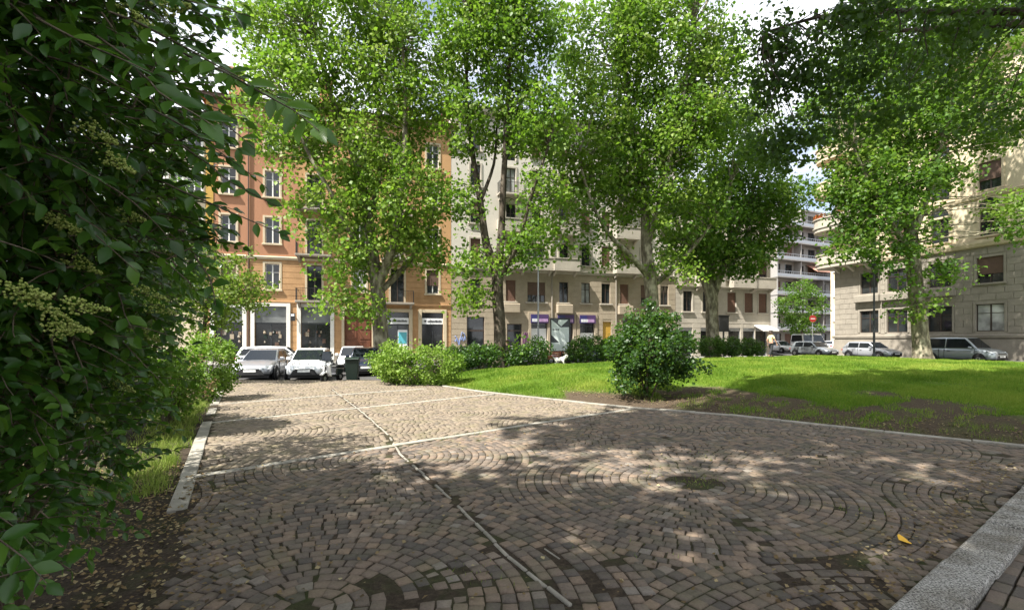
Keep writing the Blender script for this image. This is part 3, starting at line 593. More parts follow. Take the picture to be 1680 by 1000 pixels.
# shrubs: stems fan out from the base
def shrub(label, base, rx, ry, h, lsize, ncl, per, lm, seed, csize=.25, name='shrub', group=None, tone=.45, z0=.1, extra=(), shell=.45, cat='shrub'):
    b = Vector(base); rr = random.Random(seed); st = []
    for k in range(7):
        a = k * .9 + rr.random(); e = b + Vector((math.cos(a)*rx*.6, math.sin(a)*ry*.6, h*rr.uniform(.6, .85)))
        st.append((curve(b + Vector((math.cos(a)*.06, math.sin(a)*.06, -.03)), e, .08, 4, .04, rr), [.028, .022, .015, .006]))
    bl = [(b + Vector((0, 0, z0 + (h - z0) * .5)), (rx, ry, (h - z0) * .5), ncl)] + [(b + Vector(o), rad, n_) for o, rad, n_ in extra]
    return tree(name, label, cat, tuple(b), st, bl, lsize, per, csize, lm, M['twig'], group, shell=shell, seed=seed, flat=.9, br=.008, tone=tone, up=.7, mind=.55)
shrub('pale green bush sprawling at the end of the paved path', (-3.6, 18.7, -.02), 1.75, 1.0, 1.5, .10, 150, 60, M['bright_leaf'], 51, .30, tone=.6)
shrub('feathery light green bush beside the dark blue car', (-5.0, 19.6, -.02), .9, .8, 1.75, .10, 66, 50, M['bright_leaf'], 52, .28, tone=.55)
shrub('bright green bush in the left bed by the grey car', (-8.9, 13.9, 0), .75, .8, 1.95, .08, 100, 60, M['bright_leaf'], 53, .24, tone=.45)
shrub('dry brown bush between the green shrubs of the left bed', (-8.0, 11.6, 0), .6, .7, 1.35, .06, 36, 36, M['dry'], 54, .2, tone=.5)
shrub('mid green bush behind the weeds of the left bed', (-7.4, 10.2, 0), .75, .8, 1.5, .075, 76, 54, M['bright_leaf'], 55, .24, tone=.2)
cbx, cby = 3.1, 13.4; cbz = lz(cbx, cby)
shrub('round dark bush standing alone at the edge of the paving', (cbx + .72, cby, cbz), 1.0, 1.0, 2.1, .09, 165, 58, M['dark_leaf'], 56, .25, tone=.3, z0=.5,
      extra=[((.1, 0, 2.25), (.28, .3, .5), 16), ((.55, 0, 2.05), (.22, .3, .4), 9), ((-.4, 0, 2.1), (.22, .3, .38), 9), ((1.1, -.1, .85), (.6, .4, .22), 13), ((-.75, 0, 1.5), (.35, .5, .5), 14), ((.85, 0, 1.6), (.45, .5, .4), 14), ((-.7, -.1, .55), (.4, .5, .3), 10), ((.1, -.3, .4), (.5, .4, .25), 8)], shell=.25)
for i, (px, Yd, rx, h, lab) in enumerate([(748, 24.2, .8, 1.35, 'dark bush just right of the pale sprawling bush'), (790, 24.6, .95, 1.4, 'wide dark bush left of the slender forked plane tree'), (850, 25.8, .55, 1.1, 'small dark bush just right of the slender forked plane tree'),
                                          (880, 26.2, .75, 1.5, 'rounded dark bush at the foot of the thin lamp post'), (962, 27.8, 1.3, 1.65, 'broad mid green bush right of the poster panel'), (1010, 28.6, .9, 1.5, 'bush half hidden behind the round dark bush')]):
    x = at(px, 0, Yd).x
    shrub(lab, (x, Yd, lz(x, Yd) - .02), rx, .7, h, .11, int(70 * rx), 46, M['dark_leaf'], 60 + i, .3, group='bushes along the far edge of the lawn', tone=.55 if i == 4 else .4)
for i, px in enumerate((1166, 1198, 1230)):
    Yd = 35.0 + i * .6; x = at(px, 0, Yd).x
    shrub(['clipped hedge bush under the forked plane tree', 'middle clipped hedge bush before the pale end building', 'clipped hedge bush nearest the person on the lawn'][i], (x, Yd, lz(x, Yd) - .02), .95, .7, 1.55 - .1*i, .12, 64, 46, M['dark_leaf'], 70 + i, .32, group='clipped hedge bushes', tone=.6)

# the big privets at the left: leafy twigs with rows of leaves, and flower heads
def privet(name, label, base, blobs, seed, twigs, lsize, singles, flowers, extra_twigs=(), fl_at=()):
    rr = random.Random(seed); b = Vector(base); root = thing(name, label, 'shrub', tuple(b)); stems = NB(); L = []; FP = []
    def twig(p, v, length, n, ls, bright, droop=.25, up=None):
        p = Vector(p); v = Vector(v).normalized(); pts = [p.copy()]; q = p.copy(); seg = 6
        for k in range(seg):
            v = (v + Vector((rr.gauss(0, .08), rr.gauss(0, .08), -droop / seg))).normalized(); q = q + v * length / seg; pts.append(q.copy())
        V, F = tube_np(np.array([tuple(x - b) for x in pts]), np.linspace(.0045, .0012, seg + 1), 4); stems.add(V, F)
        up = Vector(up) if up else Vector((rr.gauss(.1, .55), rr.gauss(-.25, .55), 1)).normalized()
        for k in range(n):
            t = .12 + .88 * (k // 2 + (k % 2) * .1) / max(1, n / 2 - .5); t = min(t, .999); i = int(t * seg); f = t * seg - i
            pp = pts[i].lerp(pts[i+1], f); d_ = (pts[i+1] - pts[i]).normalized(); sd_ = d_.cross(up).normalized() * (1 if k % 2 else -1)
            tip = k >= n - 1
            T = d_ * (1.6 if tip else .75) + sd_ * (0 if tip else 1.0) + Vector((rr.gauss(0, .3), rr.gauss(0, .3), rr.gauss(-.3, .35)))
            N = up + Vector((rr.gauss(0, .4), rr.gauss(-.2, .4), 0)) + sd_ * .2
            L.append((tuple(pp - b), tuple(T.normalized()), tuple(N.normalized()), ls * rr.uniform(.75, 1.12) * (1 - .3 * t * (n > 8)), min(1, max(0, rr.gauss(bright, .17)))))
        return pts[-1], v
    ends = []
    for c, rad, wgt in blobs:
        for k in range(int(twigs * wgt)):
            v = Vector((rr.gauss(0, 1), rr.gauss(0, 1), rr.gauss(.15, 1))).normalized(); q = rr.random() ** .45
            p = Vector(c) + Vector((v.x*rad[0], v.y*rad[1], v.z*rad[2])) * q * .9
            dr = Vector((v.x + .2, v.y - .3, v.z * .5 + .2)) + Vector((rr.gauss(0, .6), rr.gauss(0, .6), rr.gauss(0, .5)))
            e = twig(p, dr, rr.uniform(.2, .42), rr.randint(7, 13), lsize, rr.gauss(.42, .16), rr.uniform(.1, .6)); ends.append((e, q))
    for p, v, l, n, ls, br_ in extra_twigs: twig(p, v, l, n, ls, br_, .05, (rr.gauss(0, .2), -.75, .65))
    for k in range(9):                              # main stems
        c, rad, wgt = blobs[k % len(blobs)]; a = rr.uniform(0, 6.28)
        e = Vector(c) + Vector((math.cos(a)*rad[0]*.5, math.sin(a)*rad[1]*.5, rad[2]*rr.uniform(-.2, .6)))
        P = curve(b + Vector((rr.gauss(0, .12), rr.gauss(0, .12), -.02)), e, .02, 7, .03, rr)
        V, F = tube_np(np.array([tuple(x - b) for x in P]), np.linspace(.018, .006, 7), 6); stems.add(V, F)
    obj('stems', stems.mesh('stems', M['twig']), root)
    A = [np.array([l[i] for l in L], float) for i in range(5)]
    W = A[0] + np.array(tuple(b)); dist = np.linalg.norm(W - np.array([0, 0, CAMH]), axis=1) / A[3]
    uu = W[:, 0] / np.maximum(W[:, 1], .1); ww = (W[:, 2] - CAMH) / np.maximum(W[:, 1], .1)
    dist = np.where((np.abs(uu) < 1.08) & (ww < .73) & (ww > -.58) & (W[:, 1] > .3), dist, 1e6)
    near = np.argsort(dist)[:singles]; far = np.setdiff1d(np.arange(len(L)), near)
    if singles:                                     # the largest leaves one by one, five shared meshes
        pm = []
        for t in (.1, .3, .45, .6, .85): pm.append(np_mesh('leaf', PL_V, PL_F, M['privet_leaf'], np.full(len(PL_V), t), True))
        for i in near:
            T = Vector(A[1][i]); N = Vector(A[2][i]); X = T.cross(N).normalized(); N = X.cross(T).normalized(); s = A[3][i]
            o = obj('leaf', pm[min(4, int(A[4][i] * 5))], root)
            o.matrix_local = Matrix(((X.x*s, T.x*s, N.x*s, A[0][i][0]), (X.y*s, T.y*s, N.y*s, A[0][i][1]), (X.z*s, T.z*s, N.z*s, A[0][i][2]), (0, 0, 0, 1)))
    tag(obj('foliage', scatter('foliage', PL_V, PL_F, A[0][far], A[1][far], A[2][far], A[3][far], A[4][far], M['privet_leaf'], True), root), kind='stuff')
    OC = np.array([(1,0,0),(0,1,0),(-1,0,0),(0,-1,0),(0,0,1),(0,0,-1)], float); OF = np.array([(0,1,4),(1,2,4),(2,3,4),(3,0,4),(1,0,5),(2,1,5),(3,2,5),(0,3,5)])
    heads = [(Vector(p), Vector(v)) for p, v in fl_at]; outer = [e for e, q in ends if q > .72]; rr.shuffle(outer)
    heads += [(e[0], e[1]) for e in outer[:flowers]]
    for p, v in heads:
        v = v.normalized(); ln = rr.uniform(.11, .21); sx = v.cross(Vector((0, 0, 1))).normalized(); sy = v.cross(sx); pt = []
        for k in range(110):
            t = (k + rr.random()) / 110; rad_ = (1 - t) * .038 + .005; a = rr.uniform(0, 6.28); q = rad_ * math.sqrt(rr.random())
            pt.append(tuple(p + v * t * ln + sx * math.cos(a) * q + sy * math.sin(a) * q - b))
        n = len(pt); hd = scatter('flower_head', OC, OF, np.array(pt) - np.array(tuple(p - b)), RNG.normal(size=(n, 3)), RNG.normal(size=(n, 3)), RNG.uniform(.0036, .007, n), np.clip(RNG.normal(.5, .25, n), 0, 1), M['privet_flower'])
        obj('flower_head', hd, root, tuple(p - b))
    return root
def tw(px0, py0, px1, py1, Y0, Y1, n, ls, br_):
    a, c = at(px0, py0, Y0), at(px1, py1, Y1); return (tuple(a), tuple(c - a), (c - a).length, n, ls, br_)
fa = [(at(15, 470, 1.5), (1.0, -.1, -.25)), (at(20, 475, 1.5), (1, .1, -.55)), (at(70, 520, 1.55), (1, 0, -.3)), (at(95, 500, 1.5), (1, .1, -.1)), (at(130, 200, 1.7), (.9, -.1, -.5)), (at(170, 250, 1.75), (.9, 0, -.6)), (at(200, 20, 1.8), (1, 0, -.5)), (at(260, 10, 1.7), (1, 0, .0)),
      (at(60, 350, 1.8), (1, 0, -.4)), (at(90, 360, 1.9), (1, 0, -.5)), (at(80, 545, 1.8), (.8, 0, .1)), (at(220, 470, 2.1), (1, 0, -.4)), (at(200, 350, 2.2), (1, 0, -.3)), (at(240, 500, 2.3), (1, 0, -.3)), (at(110, 420, 2), (1, 0, -.5))]
fa = [(tuple(p), v) for p, v in fa]
privet('privet_shrub', 'large dark privet with pale flower heads filling the left foreground', (-3.1, 2.8, 0.0),
       [((-2.2, 2.2, 3.0), (.72, .85, 1.5), 1.0), ((-2.6, 2.2, 1.95), (.6, .8, .8), .75), ((-1.95, 1.7, 3.2), (.5, .5, 1.3), .5), ((-2.55, 2.1, 1.0), (.35, .5, .5), .2), ((-3.0, 2.9, 2.6), (.8, .8, 1.9), .75), ((-2.9, 3.0, 1.2), (.5, .5, .7), .25)], 81, 900, .082, 300, 44,
       [tw(230, 60, 640, 150, 1.7, 1.15, 30, .098, .9), tw(180, 20, 470, 110, 1.65, 1.3, 18, .09, .8), tw(300, 240, 450, 355, 1.9, 1.6, 12, .075, .6), tw(270, 300, 440, 400, 1.95, 1.7, 12, .075, .55), tw(320, 420, 380, 480, 1.9, 1.7, 8, .07, .5), tw(200, -20, 420, 30, 1.6, 1.35, 10, .09, .5), tw(160, 60, 345, 225, 1.7, 1.35, 12, .095, .55),
        tw(-60, 640, 90, 690, 1.5, 1.25, 9, .085, .6), tw(-50, 860, 110, 930, 1.4, 1.3, 9, .085, .55), tw(-40, 960, 80, 900, 1.5, 1.3, 7, .08, .5), tw(60, 30, 250, 120, 1.5, 1.3, 10, .095, .5), tw(250, 180, 400, 260, 1.9, 1.6, 10, .08, .55), tw(230, 120, 350, 190, 1.5, 1.25, 8, .09, .6)], fa)
privet('privet_shrub', 'second privet behind the foreground one, over the left bed', (-5.2, 5.6, 0.0),
       [((-4.35, 4.9, 2.7), (1.05, 1.2, 1.3), 1.0), ((-5.4, 5.0, 1.9), (.8, 1.0, .7), .4), ((-5.4, 6.4, 3.2), (1.2, 1.2, 1.4), .8)], 82, 700, .082, 0, 40)
shrub('unseen privet beside the viewer, added to shade the left foreground', (-2.9, 0.1, 0), .95, .95, 3.9, .12, 240, 46, M['dark_leaf'], 84, .34, name='privet_shrub', tone=.3, z0=.1, extra=[((.3, -1.8, 1.8), (1.0, .9, 1.7), 120)])  # unseen shrub, added to keep sky and sun off the foreground privet
shrub('mid green privet at the back of the left bed', (-7.6, 8.6, 0), 1.25, 1.3, 3.6, .09, 240, 60, M['bright_leaf'], 83, .32, tone=.12, extra=[((.3, -.3, 3.3), (.8, .8, .7), 60)])
# ------------------------------------------------------------------ buildings
def glass_mat(name, c, rough=0.06):
    m, t, b, o = new_mat(name); p = pos(t)
    t.links.new(ramp(t, noise(t, 0.8, 3, 0.5, p), [(0.35, tuple(x*.5 for x in c)), (0.7, tuple(x*1.6 for x in c))]), b.inputs['Base Color'])
    b.inputs['Roughness'].default_value = rough; b.inputs['Specular IOR Level'].default_value = 0.6
    return m
M['glass'] = glass_mat('window_glass', (0.022, 0.026, 0.028)); M['curtain'] = glass_mat('curtained_glass', (0.42, 0.43, 0.42), .15); M['shopglass'] = glass_mat('shop_glass', (0.02, 0.022, 0.022), .12)
M['terracotta'] = surf('terracotta_plaster', (0.42, 0.215, 0.125), .24, .5, .9, .2, .15, 25, streak=True)
M['ochre'] = surf('ochre_plaster', (0.49, 0.29, 0.14), .24, .5, .9, .2, .15, 25, streak=True)
M['orange_stone'] = surf('orange_rusticated_plaster', (0.45, 0.27, 0.135), .28, 1.2, .9, .2, .25, 25)
M['cream_trim'] = surf('cream_trim', (0.55, 0.46, 0.32), .15, 2, .85, .25, .15, 25)
M['white_trim'] = surf('white_trim', (0.74, 0.72, 0.66), .1, 2, .8, .3, .1, 25)
M['white_frame'] = plain('white_window_paint', (0.75, 0.75, 0.72), .5); M['dark_frame'] = plain('dark_window_paint', (0.05, 0.035, 0.028), .5)
M['brown_shutter'] = surf('brown_shutter', (0.12, 0.075, 0.055), .2, 4, .7, .3, .1, 30); M['red_shutter'] = surf('red_brown_shutter', (0.14, 0.078, 0.055), .2, 4, .7, .3, .1, 30)
M['beige_stone'] = surf('beige_stone', (0.37, 0.31, 0.23), .24, 1.0, .9, .2, .3, 20); M['white_plaster'] = surf('pale_plaster', (0.58, 0.54, 0.47), .1, .5, .9, .2, .15, 25, streak=True)
M['pale_stone'] = surf('pale_stone', (0.43, 0.39, 0.325), .2, 1, .9, .2, .25, 20); M['grey_stone'] = surf('grey_stone', (0.29, 0.26, 0.215), .25, 1.4, .9, .2, .4, 18)
M['cream_plaster'] = surf('cream_plaster', (0.60, 0.51, 0.36), .12, .6, .9, .2, .15, 25, streak=True); M['grey_concrete'] = surf('grey_concrete', (0.31, 0.295, 0.275), .15, .5, .85, .2, .1, 15)
M['roof'] = surf('roof_tiles', (0.27, 0.115, 0.07), .3, 3, .9, .2, .4, 12); M['iron'] = plain('black_iron', (0.02, 0.02, 0.02), .45); M['wood_gate'] = surf('wooden_gate', (0.15, 0.055, 0.028), .3, 2, .5, .4, .2, 30)
M['grey_metal'] = plain('grey_metal', (0.38, 0.39, 0.40), .4, .5, .6); M['dark_metal'] = plain('dark_metal', (0.05, 0.055, 0.06), .4, .5, .3)
M['dark_room'] = plain('dark_interior', (0.02, 0.018, 0.016), .8); M['sign_white'] = plain('white_sign', (0.78, 0.79, 0.8), .4); M['sign_ink'] = plain('sign_ink', (0.03, 0.03, 0.035), .5)
M['purple'] = plain('purple_sign', (0.07, 0.035, 0.12), .5); M['navy'] = plain('navy_sign', (0.03, 0.03, 0.14), .4); M['lilac'] = plain('lilac_lettering', (0.5, 0.32, 0.55), .4)
M['bin'] = surf('dark_green_bin', (0.010, 0.022, 0.016), .2, 5, .5, .4, .05, 30)
M['fanlight'] = glass_mat('frosted_fanlight', (0.16, 0.17, 0.165), .35)
M['teal'] = plain('teal_poster', (0.10, 0.42, 0.50), .4); M['awning_w'] = plain('white_canvas', (0.75, 0.73, 0.68), .8); M['awning_s'] = plain('salmon_canvas', (0.55, 0.30, 0.22), .8)
M['graffiti_b'] = plain('blue_spray_paint', (0.20, 0.27, 0.5), .7); M['graffiti_p'] = plain('purple_spray_paint', (0.12, 0.05, 0.10), .7); M['yellow_door'] = plain('yellow_door_paint', (0.45, 0.27, 0.04), .5)
UNIT = MB().box(-.5, .5, -.5, .5, -.5, .5).mesh('unit_block', None)
def ublock(name, parent, x0, x1, y0, y1, z0, z1, mat, cache={}):
    if mat.name not in cache:
        me = UNIT.copy(); me.materials.append(mat); cache[mat.name] = me
    o = obj(name, cache[mat.name], parent, ((x0+x1)/2, (y0+y1)/2, (z0+z1)/2)); o.scale = (x1-x0, y1-y0, z1-z0); return o
def wall(parent, x0, x1, z0, z1, ops, mat, name='wall', rev=.28, y=0.0):
    """front sheet with openings cut through and reveals; ops: (x0,x1,z0,z1)"""
    ops = [o for o in ops if o[1] > x0 and o[0] < x1 and o[3] > z0 and o[2] < z1]
    xs = sorted({x0, x1} | {min(max(v, x0), x1) for o in ops for v in o[:2]}); zs = sorted({z0, z1} | {min(max(v, z0), z1) for o in ops for v in o[2:4]}); mb = MB()
    for a, b in zip(xs[:-1], xs[1:]):
        for c, d_ in zip(zs[:-1], zs[1:]):
            mx_, mz = (a+b)/2, (c+d_)/2
            if any(o[0] < mx_ < o[1] and o[2] < mz < o[3] for o in ops): continue
            mb.poly([(a, y, c), (b, y, c), (b, y, d_), (a, y, d_)])
    for o in ops:
        a, b, c, d_ = max(o[0], x0), min(o[1], x1), max(o[2], z0), min(o[3], z1)
        mb.poly([(a, y, c), (a, y, d_), (a, y+rev, d_), (a, y+rev, c)]); mb.poly([(b, y, d_), (b, y, c), (b, y+rev, c), (b, y+rev, d_)])
        mb.poly([(a, y, d_), (b, y, d_), (b, y+rev, d_), (a, y+rev, d_)]); mb.poly([(a, y, c), (a, y+rev, c), (b, y+rev, c), (b, y, c)])
    me = bpy.data.meshes.new(name); me.from_pydata(mb.v, [], mb.f); me.update(); me.materials.append(mat)
    return obj(name, me, parent)
def shell(parent, W, D, z0, z1, mat, y=0.0, name='side_wall'):
    mb = MB(); mb.poly([(0, y, z0), (0, y, z1), (0, D, z1), (0, D, z0)]); mb.poly([(W, y, z0), (W, D, z0), (W, D, z1), (W, y, z1)]); mb.poly([(0, D, z0), (0, D, z1), (W, D, z1), (W, D, z0)])
    return mb.build(name, mat, parent)
def courses(parent, x0, x1, z0, z1, rowh, ops, mat, name='stone_course', proud=.03, block=0, gap=.025, seed=1, y=0.0, pad=0.0):
    r = random.Random(seed); n = round((z1 - z0) / rowh); h = (z1 - z0) / n; cnt = 0
    for k in range(n):
        a, b = z0 + k*h + gap/2, z0 + (k+1)*h - gap/2; spans = [(x0, x1)]
        for o in ops:
            if o[2] - pad < b and o[3] + pad > a:
                ns_ = []
                for s0, s1 in spans:
                    if o[0] - pad > s0: ns_.append((s0, min(s1, o[0] - pad)))
                    if o[1] + pad < s1: ns_.append((max(s0, o[1] + pad), s1))
                spans = [s for s in ns_ if s[1] - s[0] > .05]
        for s0, s1 in spans:
            if s1 - s0 < .06: continue
            if block:
                m = max(1, round((s1 - s0) / block)); off = (0.5 if k % 2 else 0)
                cuts = [s0] + sorted({s0 + (j + off) * (s1 - s0) / m for j in range(m) if s0 + .1 < s0 + (j + off) * (s1 - s0) / m < s1 - .1}) + [s1]
            else: cuts = [s0, s1]
            for c0, c1 in zip(cuts[:-1], cuts[1:]):
                g = gap / 2 if block else 0
                ublock(name, parent, c0 + g, c1 - g, y - proud * r.uniform(.8, 1.15), y + .02, a, b, mat); cnt += 1
    return cnt
WC = {}
def window(parent, cx, z0, w_, h, style='white', surround=None, sill=None, shutter=None, pane=None, y=0.0, cols=2, arch=False):
    """window > pane, sill, surround, shutter; meshes shared by size and style"""
    key = (round(w_, 2), round(h, 2), style, surround and surround.name, sill and sill.name, shutter, cols, y)
    if key not in WC:
        fr = MB(); t = .06; yy = y + .12
        fr.box(-w_/2, -w_/2 + t, yy, yy+.06, 0, h); fr.box(w_/2 - t, w_/2, yy, yy+.06, 0, h); fr.box(-w_/2 + t, w_/2 - t, yy, yy+.06, 0, t); fr.box(-w_/2 + t, w_/2 - t, yy, yy+.06, h - t, h)
        for c in range(1, cols): x = -w_/2 + w_*c/cols; fr.box(x - .045, x + .045, yy - .004, yy+.056, t, h - t)
        fr.box(-w_/2 + t, w_/2 - t, yy+.003, yy+.05, h*.66, h*.66 + .04)
        d_ = {'frame': fr.mesh('window', M[style + '_frame'])}
        d_['pane'] = MB().poly([(-w_/2, yy+.04, 0), (w_/2, yy+.04, 0), (w_/2, yy+.04, h), (-w_/2, yy+.04, h)])
        if surround:
            s = MB(); q = .16; s.box(-w_/2 - q, -w_/2 + .002, y - .055, y + .05, -.02, h + q); s.box(w_/2 - .002, w_/2 + q, y - .055, y + .05, -.02, h + q); s.box(-w_/2 + .002, w_/2 - .002, y - .053, y + .05, h, h + q - .002); d_['surround'] = s.mesh('surround', surround, bevel=.01)
        if sill: d_['sill'] = MB().box(-w_/2 - .22, w_/2 + .22, y - .16, y + .1, -.14, -.001).mesh('sill', sill, bevel=.015)
        if shutter == 'roll': d_['shutter'] = MB().box(-w_/2 + .02, w_/2 - .02, y + .06, y + .1, h * .35, h - .002).mesh('shutter', M['brown_shutter'])
        elif shutter == 'rollfull': d_['shutter'] = MB().box(-w_/2 + .02, w_/2 - .02, y + .06, y + .1, .02, h - .002).mesh('shutter', M['red_shutter'])
        elif shutter == 'leaf':
            s = MB()
            for sx in (-1, 1):
                a, b = sorted((sx * (w_/2 + .02), sx * (w_ + .0)))
                s.box(a, b, y - .09, y - .058, .02, h - .02)
                for k in range(int(h / .12)): s.box(a + .05, b - .05, y - .105, y - .088, .08 + k*.12, .14 + k*.12)
            d_['shutter'] = s.mesh('shutter', M['brown_shutter'])
        WC[key] = d_
    d_ = WC[key]; o = obj('window', d_['frame'], parent, (cx, 0, z0)); pm = pane or M['glass']; pk = ('pane', key, pm.name)
    if pk not in WC: WC[pk] = d_['pane'].mesh('pane', pm)
    obj('pane', WC[pk], o)
    for n_ in ('surround', 'sill', 'shutter'):
        if n_ in d_: obj(n_, d_[n_], o)
    return o
def balcony(parent, x0, x1, z, depth, style='iron', slab=None, y=0.0):
    sl = slab or M['grey_stone']; o = MB().box(x0, x1, y - depth, y + .05, z - .16, z).build('balcony', sl, parent, bevel=.02)
    for x in np.linspace(x0 + .25, x1 - .25, max(2, int((x1 - x0) / 1.1))):
        MB().prism_x([(y + .02, z - .162), (y - depth*.8, z - .162), (y - depth*.7, z - .27), (y + .02, z - .62)], x - .09, x + .09).build('corbel', sl, o)
    if style == 'iron':
        m = MB(); a = y - depth + .05; m.box(x0 + .03, x1 - .03, a, a + .035, z + .97, z + 1.0); m.box(x0 + .03, x1 - .03, a, a + .03, z + .06, z + .085)
        for x in np.arange(x0 + .05, x1 - .03, .12): m.box(x, x + .018, a + .005, a + .023, z + .002, z + .97)
        for x in (x0 + .03, x1 - .06):
            m.box(x, x + .03, a + .04, y, z + .97, z + 1.0)
            for yy in np.arange(a + .1, y, .13): m.box(x + .005, x + .023, yy, yy + .018, z + .002, z + .97)
        m.build('railing', M['iron'], o)
    elif style == 'stone':
        m = MB(); m.box(x0, x1, y - depth, y - depth + .14, z + .002, z + .95); m.box(x0, x0 + .14, y - depth + .142, y, z + .002, z + .95); m.box(x1 - .14, x1, y - depth + .142, y, z + .002, z + .95); m.box(x0 - .05, x1 + .05, y - depth - .05, y - depth + .19, z + .952, z + 1.04); m.build('parapet', sl, o)
    return o
def roof(parent, W, D, z, mat, over=.6, rise=2.4):
    p = [(-over, -over, z), (W + over, -over, z), (W + over, D + over, z), (-over, D + over, z), (D*.35, D/2, z + rise), (W - D*.35, D/2, z + rise)]
    m = MB(); m.v = p; m.f = [(0, 1, 5, 4), (1, 2, 5), (2, 3, 4, 5), (3, 0, 4), (3, 2, 1, 0)]; o = m.build('roof', mat, parent)
    MB().box(-over + .1, W + over - .1, -over + .1, 0.02, z - .28, z - .01).build('eaves', M['brown_shutter'], o)
    return o
ST_T = 0.30; ST_A = math.atan(ST_T); ST_C = math.cos(ST_A); ST_Y0 = 43.6
def st_X(px): u_ = (px - 840) / FPX; return ST_Y0 * u_ / (1 - ST_T * u_)
def street_building(name, label, px0, px1):
    X0, X1 = st_X(px0), st_X(px1); root = thing(name, label, 'building', (X0, ST_Y0 + ST_T * X0, -0.1), ST_A)
    return root, (X1 - X0) / ST_C, (lambda px: (st_X(px) - X0) / ST_C), (lambda px, py: CAMH + .1 + (HOR - py) / FPX * (ST_Y0 + ST_T * st_X(px)))

# ---- orange building
root, W, sx, zz = street_building('orange_building', 'tall orange and terracotta apartment building with shops and a wooden gate', 338, 740)
rowz = [5.85, 9.5, 13.2, 16.8]; cols_ = [sx(p) for p in (375, 447, 516, 590, 652, 710)]
shops = [(sx(418), sx(470), .0, 4.5), (sx(494), sx(542), .0, 4.5), (sx(565), sx(610), .0, 4.35), (sx(634), sx(671), .0, 4.2), (sx(692), sx(727), .0, 4.2), (sx(352), sx(398), .0, 4.4)]
ops = list(shops); wins = []
for ri, z in enumerate(rowz):
    for ci, c in enumerate(cols_):
        door = (ci in (2, 4) and ri in (0, 1, 2)); ww, hh = (1.1, 2.85) if door else (1.05, 2.05)
        zb = z - .8 if door else z; ops.append((c - ww/2, c + ww/2, zb, zb + hh)); wins.append((c, zb, ww, hh, door, ri, ci))
SPL = sx(490)
wall(root, 0, W, 0, 8.5, ops, M['orange_stone']); wall(root, 0, SPL, 8.5, 20.7, ops, M['terracotta']); wall(root, SPL, W, 8.5, 20.7, ops, M['ochre'])
shell(root, W, 13, 0, 20.7, M['ochre']); roof(root, W, 13, 20.7, M['roof'])
for x in (1.2, 8.0, 14.5):
    ch = MB().box(x, x + .9, 1.4, 2.6, 20.9, 23.6).build('chimney', M['terracotta'], root); MB().box(x - .1, x + 1.0, 1.3, 2.7, 23.602, 23.8).build('cap', M['terracotta'], ch)
ublock('quoin_strip', root, 0.002, .5, -.04, .02, 8.7, 20.4, M['yellow_door'])
courses(root, 0, W, 0.7, 8.2, .47, ops, M['orange_stone'], proud=.028, gap=.035, pad=.17)
MB().box(-.05, W + .05, -.09, .02, 0, .68).build('plinth', M['grey_stone'], root)
MB().prism_x([(.02, 8.22), (-.12, 8.24), (-.16, 8.42), (-.05, 8.5), (.02, 8.5)], -.05, W + .05).build('string_course', M['cream_trim'], root)
MB().prism_x([(.02, 4.75), (-.1, 4.77), (-.12, 4.9), (.02, 4.95)], 0, W).build('string_course', M['orange_stone'], root)
for k, (c, zb, ww, hh, door, ri, ci) in enumerate(wins):
    window(root, c, zb, ww, hh, 'dark' if door else 'white', M['cream_trim'], None if door else M['cream_trim'], ('roll' if (k * 7) % 5 == 0 else None), M['curtain'] if (k * 5) % 7 in (1,) else None)
for ci in (2, 4):
    for ri, z in ((0, 4.98), (1, 8.68), (2, 12.38)): balcony(root, cols_[ci] - 1.35, cols_[ci] + 1.35, z, .95, 'iron', M['grey_stone'])
def shop(parent, o, trim, sign=None):
    a, b, z0, z1 = o; c = (a+b)/2; sh = MB().box(a - .3, a - .003, -.1, .1, 0.002, z1 + .28).box(b + .003, b + .3, -.1, .1, 0.002, z1 + .28).box(a - .003, b + .003, -.098, .1, z1, z1 + .278).build('shopfront', trim, parent, bevel=.012)
    MB().poly([(a, .22, .3), (b, .22, .3), (b, .22, z1), (a, .22, z1)]).build('pane', M['shopglass'], sh)
    m = MB().box(a, b, .14, .21, .002, .35).box(a, b, .16, .215, 3.1, 3.2).box(c - .03, c + .03, .165, .212, .352, 3.098); m.build('frame', M['dark_metal'], sh)
    return sh
for i in (0, 1, 5):
    sh = shop(root, shops[i], M['white_trim']); a, b = shops[i][:2]
    MB().box(a, b, .1, .13, 3.22, 4.48).build('fanlight', M['fanlight'], sh); r = random.Random(i)
    for k in range(16):                              # goods and dried arrangements in the window
        x = r.uniform(a + .2, b - .2); z = r.uniform(.7, 2.6); s = r.uniform(.05, .13)
        (MB().lathe([(s*.5, -s), (s, -s*.2), (s*.5, s*.6), (s*.6, s*1.3)], 8, c=(x, .16, z)) if k % 2 else MB().box(x - s*1.2, x + s*1.2, .12, .2, z - s*1.8, z + s*1.6)).build('display_item', [M['beige_stone'], M['grey_stone'], M['brown_shutter'], M['brown_shutter'], M['bin']][k % 5], sh)
a, b, _, z1 = shops[2]
gt = MB().box(a - .22, a - .003, -.09, .1, .002, z1 + .24).box(b + .003, b + .22, -.09, .1, .002, z1 + .24).box(a - .003, b + .003, -.088, .1, z1, z1 + .238).build('gateway', M['cream_trim'], root, bevel=.012)
for s in (0, 1):
    x0 = a + (b-a)/2*s + .01; x1 = x0 + (b-a)/2 - .02; lf = MB().box(x0, x1, .16, .22, .02, z1).build('gate_leaf', M['wood_gate'], gt)
    for k in range(5): MB().box(x0 + .12, x1 - .12, .12, .162, .25 + k*.82, .92 + k*.82).build('panel', M['wood_gate'], lf, bevel=.02)
